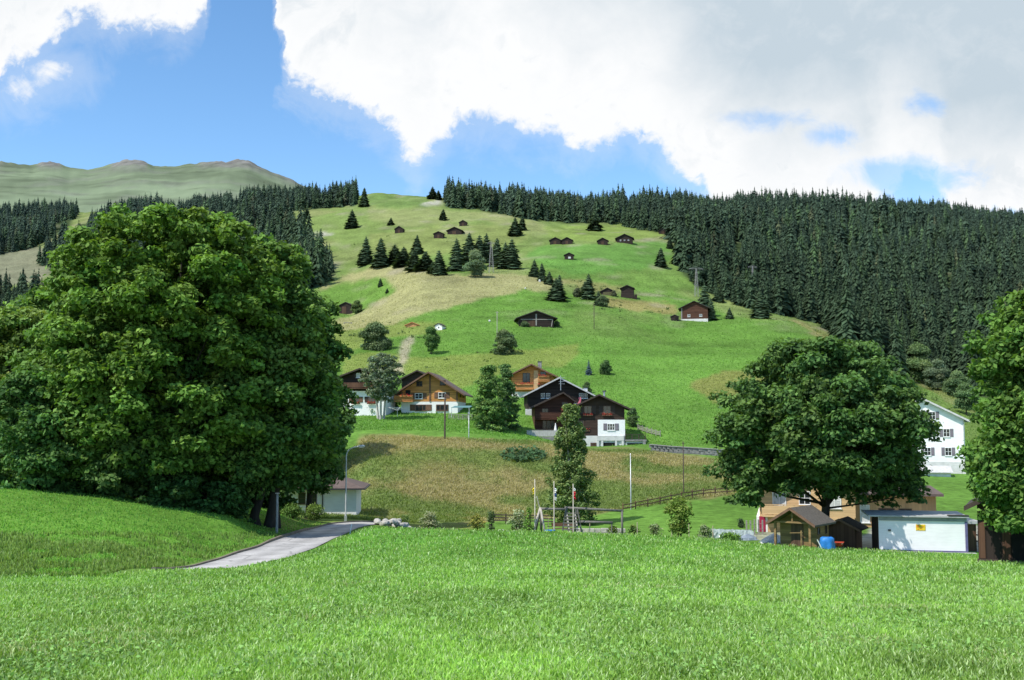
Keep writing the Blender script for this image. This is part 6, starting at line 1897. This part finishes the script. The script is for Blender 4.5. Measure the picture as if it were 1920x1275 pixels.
for s in (X_(1063), X_(1079)): MB().tube([(s, -.15, Z_(952)), (s, -.15, Z_(962))], .05, 6).build("post", M_PG, r)
# swing hanging from the beam
sw = MB()
for s in (X_(1028), X_(1035)): sw.bar((s, 0, zt), (s, .25, .75), .025)
sw.build("rope", M_DARKMETAL, r); MB().box(X_(1027), X_(1036), .12, .38, .70, .745).build("swing_seat", M_POLEWOOD, r)

q = at(1031, 101.5)
r = empty("water_tub", q, 0, "blue plastic tub on the ground under the swing", "tub")
mb = MB(); n = 16
V_ = []; F_ = []
for (rr, z) in ((.34, -.02), (.44, .36), (.47, .37), (.47, .41), (.41, .41), (.33, .06)):
    V_ += [(rr * math.cos(2 * math.pi * i / n) * 1.15, rr * math.sin(2 * math.pi * i / n) * .8, z) for i in range(n)]
for j in range(5):
    for i in range(n): F_.append((j * n + i, j * n + (i + 1) % n, (j + 1) * n + (i + 1) % n, (j + 1) * n + i))
F_.append(tuple(5 * n + i for i in range(n)))
mb.add(V_, F_).build("basin", M_BLUE, r, smooth=True)
tb = MB()
for s in (-1, 1): tb.tube([(s * .50, -.12, .38), (s * .60, -.05, .42), (s * .60, .05, .42), (s * .50, .12, .38)], .025, 5)
tb.build("handle", M_DARKMETAL, r)
q = at(1056, 106)
r = empty("bench", q, R(5), "low brown wooden bench behind the climbing ladder", "bench")
MB().box(-1.1, 1.1, -.2, .2, .42, .48).build("seat", M_SHUTBR, r); MB().box(-1.1, 1.1, .22, .27, .6, .95).build("backrest", M_SHUTBR, r)
for s in (-.9, .9): MB().box(s - .05, s + .05, -.18, .26, -.3, .418).build("leg", M_SHUTBR, r)
q = at(1124, 106)
r = empty("stone_edging", q, R(-2), "low pale stone garden wall right of the climbing ladder", "wall")
mb = MB(); rg = random.Random(9)
for i in range(8):
    for j in range(2): mb.box(-2.4 + i * .6 + .15 * j, -1.84 + i * .6 + .15 * j, rg.uniform(-.05, .05), .5, -.3 + j * .36, .04 + j * .36 + rg.uniform(-.03, .03))
mb.build("stones", mat("pale_garden_stone", (.50, .47, .42), .9, .25, 3, bump=.5), r)
q0, q1 = at(1126, 101), at(1216, 97)
d_ = q1 - q0
r = empty("timber_beam", q0, 0, "long grey brown timber lying along the field edge right of the climbing frame", "beam")
MB().bar((0, 0, .22), (d_.x * .62, d_.y * .62, d_.z * .62 + .20), .22, .26).build("plank", M_PG, r); MB().bar((d_.x * .5, d_.y * .5 - .3, d_.z * .5 + .12), (d_.x, d_.y - .3, d_.z + .16), .2, .2).build("plank", mat("pale_sawn_timber", (.52, .42, .27), .85, .15, 3), r)

# garden stakes
for i, (px, D, tp) in enumerate([(1195, 101, 985), (1260, 98, 986), (1292, 100, 985), (1337, 97, 992), (1106, 104, 984), (1028, 104, 978)]):
    p = at(px, D); H = ray(px, tp)[1] * D - p.z + .3
    o = MB().tube([(0, 0, -.3), (0, 0, H * .96), (.01, 0, H)], [.045, .04, .01], 6).build("garden_stake", mat("pale_stake_wood", (.48, .40, .30), .85, .2, 4), None, loc=p)
    tag(o, "thin pale wooden stake standing among the garden plants behind the field", "stake", "garden stakes behind the field")

# ---- plastic tunnels
q = at(1372, 99)
r = empty("plastic_tunnel", q, R(6), "low garden tunnel covered with crumpled clear plastic beside the small yellow green tree", "garden tunnel")
rg = np.random.default_rng(8); nx, na = 22, 12
V_ = []; F_ = []
for i in range(nx + 1):
    for j in range(na + 1):
        a = math.pi * j / na; rr = 1 + rg.normal() * .045
        V_.append((-1.9 + 3.8 * i / nx, -.75 * math.cos(a) * rr, -.05 + .95 * math.sin(a) * rr * (1 - .15 * (i / nx))))
for i in range(nx):
    for j in range(na):
        b = i * (na + 1) + j; F_.append((b, b + 1, b + na + 2, b + na + 1))
m, nt, b = nt_new("clear_plastic_sheet"); b.inputs["Base Color"].default_value = (.42, .50, .50, 1); b.inputs["Roughness"].default_value = .25; b.inputs["Alpha"].default_value = .72
nz_ = N(nt, "ShaderNodeTexNoise"); nz_.inputs["Scale"].default_value = 4; bp_ = N(nt, "ShaderNodeBump"); bp_.inputs["Strength"].default_value = .6
nt.links.new(nz_.outputs["Fac"], bp_.inputs["Height"]); nt.links.new(bp_.outputs[0], b.inputs["Normal"])
MB().add(V_, F_).build("cover", m, r)
hb = MB()
for i in range(5):
    x = -1.85 + 3.7 * i / 4
    hb.tube([(x, -.72 * math.cos(a), .92 * math.sin(a) * (1 - .15 * i / 4)) for a in np.linspace(0, math.pi, 10)], .02, 5)
hb.build("hoops", M_METAL, r)
q = at(1402, 97)
r = empty("covered_heap", q, 0, "small heap under a blue grey sheet right of the plastic tunnel", "covered heap")
V_ = []; F_ = []
for i in range(7):
    for j in range(12):
        a = 2 * math.pi * j / 12; t = i / 6
        rr = (1 - t ** 2.2) * (1 + rg.normal() * .06)
        V_.append((.9 * rr * math.cos(a), .6 * rr * math.sin(a), -.05 + .62 * t))
for i in range(6):
    for j in range(12): F_.append((i * 12 + j, i * 12 + (j + 1) % 12, (i + 1) * 12 + (j + 1) % 12, (i + 1) * 12 + j))
MB().add(V_, F_).build("sheet", mat("blue_grey_sheet", (.22, .27, .33), .4, .25, 3, bump=.5), r)
hp = MB()
for s in (-.7, .7): hp.tube([(s, -.5, -.1), (s, -.48, .5)], .03, 6)
hp.build("peg", M_GREYWOOD, r)

# ---- rubble heap and edging stones
def stone_mesh(seed, pale):
    rg = np.random.default_rng(seed)
    me = bpy.data.meshes.new("stone")
    import bmesh
    bm = bmesh.new(); bmesh.ops.create_icosphere(bm, subdivisions=2, radius=1.0)
    ax = rg.uniform(.6, 1.3, 3); ax[2] *= .65
    pl = unit(rg.normal(size=(9, 3))); dd_ = rg.uniform(.62, .9, 9)
    for v in bm.verts:
        c = np.array(v.co)
        for n_, d_ in zip(pl, dd_):
            e = c @ n_ - d_
            if e > 0: c = c - n_ * e
        v.co = Vector(c * ax)
    bm.to_mesh(me); bm.free(); me.update()
    return me


M_ROCK = mat("pale_rubble_stone", (.46, .44, .40), .95, .3, 3, bump=.6); M_ROCKW = mat("whitish_edging_stone", (.60, .60, .58), .9, .2, 3, bump=.5)
SM = [stone_mesh(i, 0) for i in range(6)]
for s_ in SM: s_.materials.append(M_ROCK)
SW = [s_.copy() for s_ in SM]
for s_ in SW: s_.materials.clear(); s_.materials.append(M_ROCKW)
rg = random.Random(12)
for i in range(30):
    t = i / 30
    px = 696 + 72 * rg.random(); D = 97 + rg.uniform(0, 3)
    p = at(px, D); hgt = max(0, 1 - abs(px - 735) / 42)
    s = rg.uniform(.24, .46)
    o = link("rubble_stone", SM[i % 6], None); o.location = (p.x, p.y, p.z + s * .25 + rg.random() * .75 * hgt); o.scale = (s, s, s)
    o.rotation_euler = (rg.uniform(-.5, .5), rg.uniform(-.5, .5), rg.random() * 6)
    tag(o, "pale angular stone in the rubble heap at the far end of the lane", "stone", "stones of the rubble heap by the lane")
for i in range(22):
    px = (822 + 22 * rg.random()) if i < 5 else (884 + 98 * rg.random())
    if i % 3 == 0 and i >= 5: px = 935 + 46 * rg.random()
    p = at(px, 92 + rg.uniform(-1, 2))
    s = rg.uniform(.22, .40)
    o = link("edging_stone", SW[i % 6], None); o.location = (p.x, p.y, p.z + s * .3); o.scale = (s * 1.3, s, s * .9)
    o.rotation_euler = (rg.uniform(-.3, .3), rg.uniform(-.3, .3), rg.random() * 6)
    tag(o, "whitish rounded stone edging the far side of the field", "stone", "whitish stones along the field edge")

# ---- things by the hut
q = at(1551, 74.2)
r = empty("tarpaulin_stand", q, R(-10), "bright blue tarpaulin draped over a small stand before the wooden hut", "tarpaulin")
V_ = []; F_ = []; n = 24; rg = np.random.default_rng(4)
for i, (rr, z) in enumerate(((.0, .80), (.30, .80), (.38, .74), (.40, .5), (.42, .25), (.40, .02))):
    for j in range(n):
        a = 2 * math.pi * j / n; w = 1 + (.10 * math.sin(5 * a + 1) + rg.normal() * .02) * (i > 1) * i * .3
        V_.append((rr * 1.15 * w * math.cos(a), rr * .8 * w * math.sin(a), z + (.03 * math.sin(3 * a) if i < 3 else 0) + (.10 * math.sin(2 * a + .5) if i == 5 else 0)))
for i in range(5):
    for j in range(n): F_.append((i * n + j, (i + 1) * n + j, (i + 1) * n + (j + 1) % n, i * n + (j + 1) % n))
MB().add(V_, F_).build("tarpaulin", M_BLUE, r, smooth=True)
lg = MB()
for s in (-.33, .33): lg.bar((s, -.1, -.2), (s, -.1, .7), .05)
lg.build("stand", M_GREYWOOD, r)
o = MB().bar((0, 0, 0), (-.28, .05, .62), .10, .05).build("leaning_board", M_FRAME, None, loc=at(1541, 73.6)); tag(o, "short white board leaning left of the blue tarpaulin", "board")
p = at(1503, 74.6)
r = empty("gate_post", p, 0, "short wooden post with a crossbar in front of the hut wall", "post")
MB().tube([(0, 0, -.3), (0, 0, 1.15)], .06, 7).build("post", M_HUTWOOD, r); MB().bar((-.75, .1, .98), (.1, .0, 1.0), .06).build("rail", M_HUTWOOD, r)
q = at(1574, 75)
r = empty("wheelbarrow", q, R(70), "small wheelbarrow with a red tray at the hut corner right of the blue tarpaulin", "wheelbarrow")
MB().hexa([(-.3, -.2, .25), (.3, -.2, .25), (.3, .2, .25), (-.3, .2, .25), (-.45, -.3, .5), (.45, -.3, .5), (.45, .3, .5), (-.45, .3, .5)]).build("tray", mat("red_tray_paint", (.45, .06, .03), .6, .2, 4), r)
MB().tube([(.45, -.03, .17), (.45, .03, .17)], .17, 12).build("wheel", M_DARKMETAL, r)
hb = MB(); hb.bar((.45, -.08, .17), (-.85, -.24, .5), .04); hb.bar((.45, .08, .17), (-.85, .24, .5), .04); hb.build("handle", M_GREYWOOD, r)
lg = MB(); lg.bar((-.2, -.18, .3), (-.25, -.2, -.02), .04); lg.bar((-.2, .18, .3), (-.25, .2, -.02), .04); lg.build("leg", M_DARKMETAL, r)
# heap under white sheet behind the hut
q = at(1452, 92)
r = empty("covered_heap", q, 0, "white sheeted heap on the gravel left of the hut porch", "covered heap")
rg = np.random.default_rng(14); V_ = []; F_ = []
for i in range(7):
    for j in range(14):
        a = 2 * math.pi * j / 14; t = i / 6; rr = (1 - t ** 1.8) * (1 + rg.normal() * .07)
        V_.append((1.3 * rr * math.cos(a), .8 * rr * math.sin(a), -.1 + 1.0 * t))
for i in range(6):
    for j in range(14): F_.append((i * 14 + j, i * 14 + (j + 1) % 14, (i + 1) * 14 + (j + 1) % 14, (i + 1) * 14 + j))
MB().add(V_, F_).build("sheet", mat("dull_white_sheet", (.62, .62, .63), .6, .12, 2, bump=.4), r)
sb = MB()
for s in (-.9, 0, .9): sb.box(s - .2, s + .2, -.98, -.72, -.1, .16)
sb.build("weights", M_STONE, r)

# ---- bits round the chalets
q = at(745, 193)
r = empty("clothes_dryer", q, 0, "folded white rotary clothes dryer on the lawn left of the orange chalet", "clothes dryer")
MB().tube([(0, 0, -.2), (0, 0, 1.6)], .04, 6).build("pole", M_METAL, r)
ar = MB()
for (x, y) in ((-1.6, .3), (1.6, .2), (.3, 1.4), (-.2, -1.3)): ar.bar((0, 0, 1.2), (x, y, 1.75), .06)
ar.build("arm", M_FRAME, r)
ln = MB()
for f0 in (.5, .75, 1.0):
    q_ = [(-1.6 * f0, .3 * f0, 1.2 + .55 * f0), (-.2 * f0, -1.3 * f0, 1.2 + .55 * f0), (1.6 * f0, .2 * f0, 1.2 + .55 * f0), (.3 * f0, 1.4 * f0, 1.2 + .55 * f0)]
    for i in range(4): ln.bar(q_[i], q_[(i + 1) % 4], .025)
ln.build("line", M_FRAME, r)
q = at(868, 193)
r = empty("awning", q, R(-17), "flat blue green awning over the garden seat right of the orange chalet", "awning")
MB().hexa([(-1.9, -1.0, 1.75), (1.6, -1.0, 1.75), (1.6, 1.0, 2.1), (-1.9, 1.0, 2.1), (-1.9, -1.0, 1.80), (1.6, -1.0, 1.80), (1.6, 1.0, 2.15), (-1.9, 1.0, 2.15)]).build("canopy", mat("blue_green_canvas", (.10, .22, .22), .7, .15, 3), r)
for s in (-1.8, 1.5): MB().bar((s, -.95, -.3), (s, -.95, 1.745), .08).build("post", M_METAL, r)
o = railing("garden_railing", Face(0, 0, 0), -2.4, 1.9, 0, .95, 0, M_GREYWOOD, None, step=.8); o.location = at(866, 189); o.rotation_euler = (0, 0, R(-17))
tag(o, "low grey garden railing before the blue green awning", "railing")
p = at(648, 640)
o = MB().box(-1.6, 1.6, -.4, .4, .35, .5).box(-1.5, -1.2, -.3, .3, -.5, .347).box(1.2, 1.5, -.3, .3, -.5, .347).build("water_trough", M_GREYWOOD, None, loc=hit(652, 607, 200)); tag(o, "long wooden trough on the grass below the lone left barn", "trough")
for (lb, px, py) in [("small white marker stone, the lower one on the tan hump", 985, 543), ("small white marker stone, the higher one at the gully spruces", 1012, 529), ("white salt block stone on the green slope left of the grey pole", 918, 604)]:
    p = hit(px, py, 200); o = link("marker_stone", SW[px % 6], None); o.location = p + Vector((0, 0, .4)); o.scale = (.4, .4, .9); tag(o, lb, "marker stone")
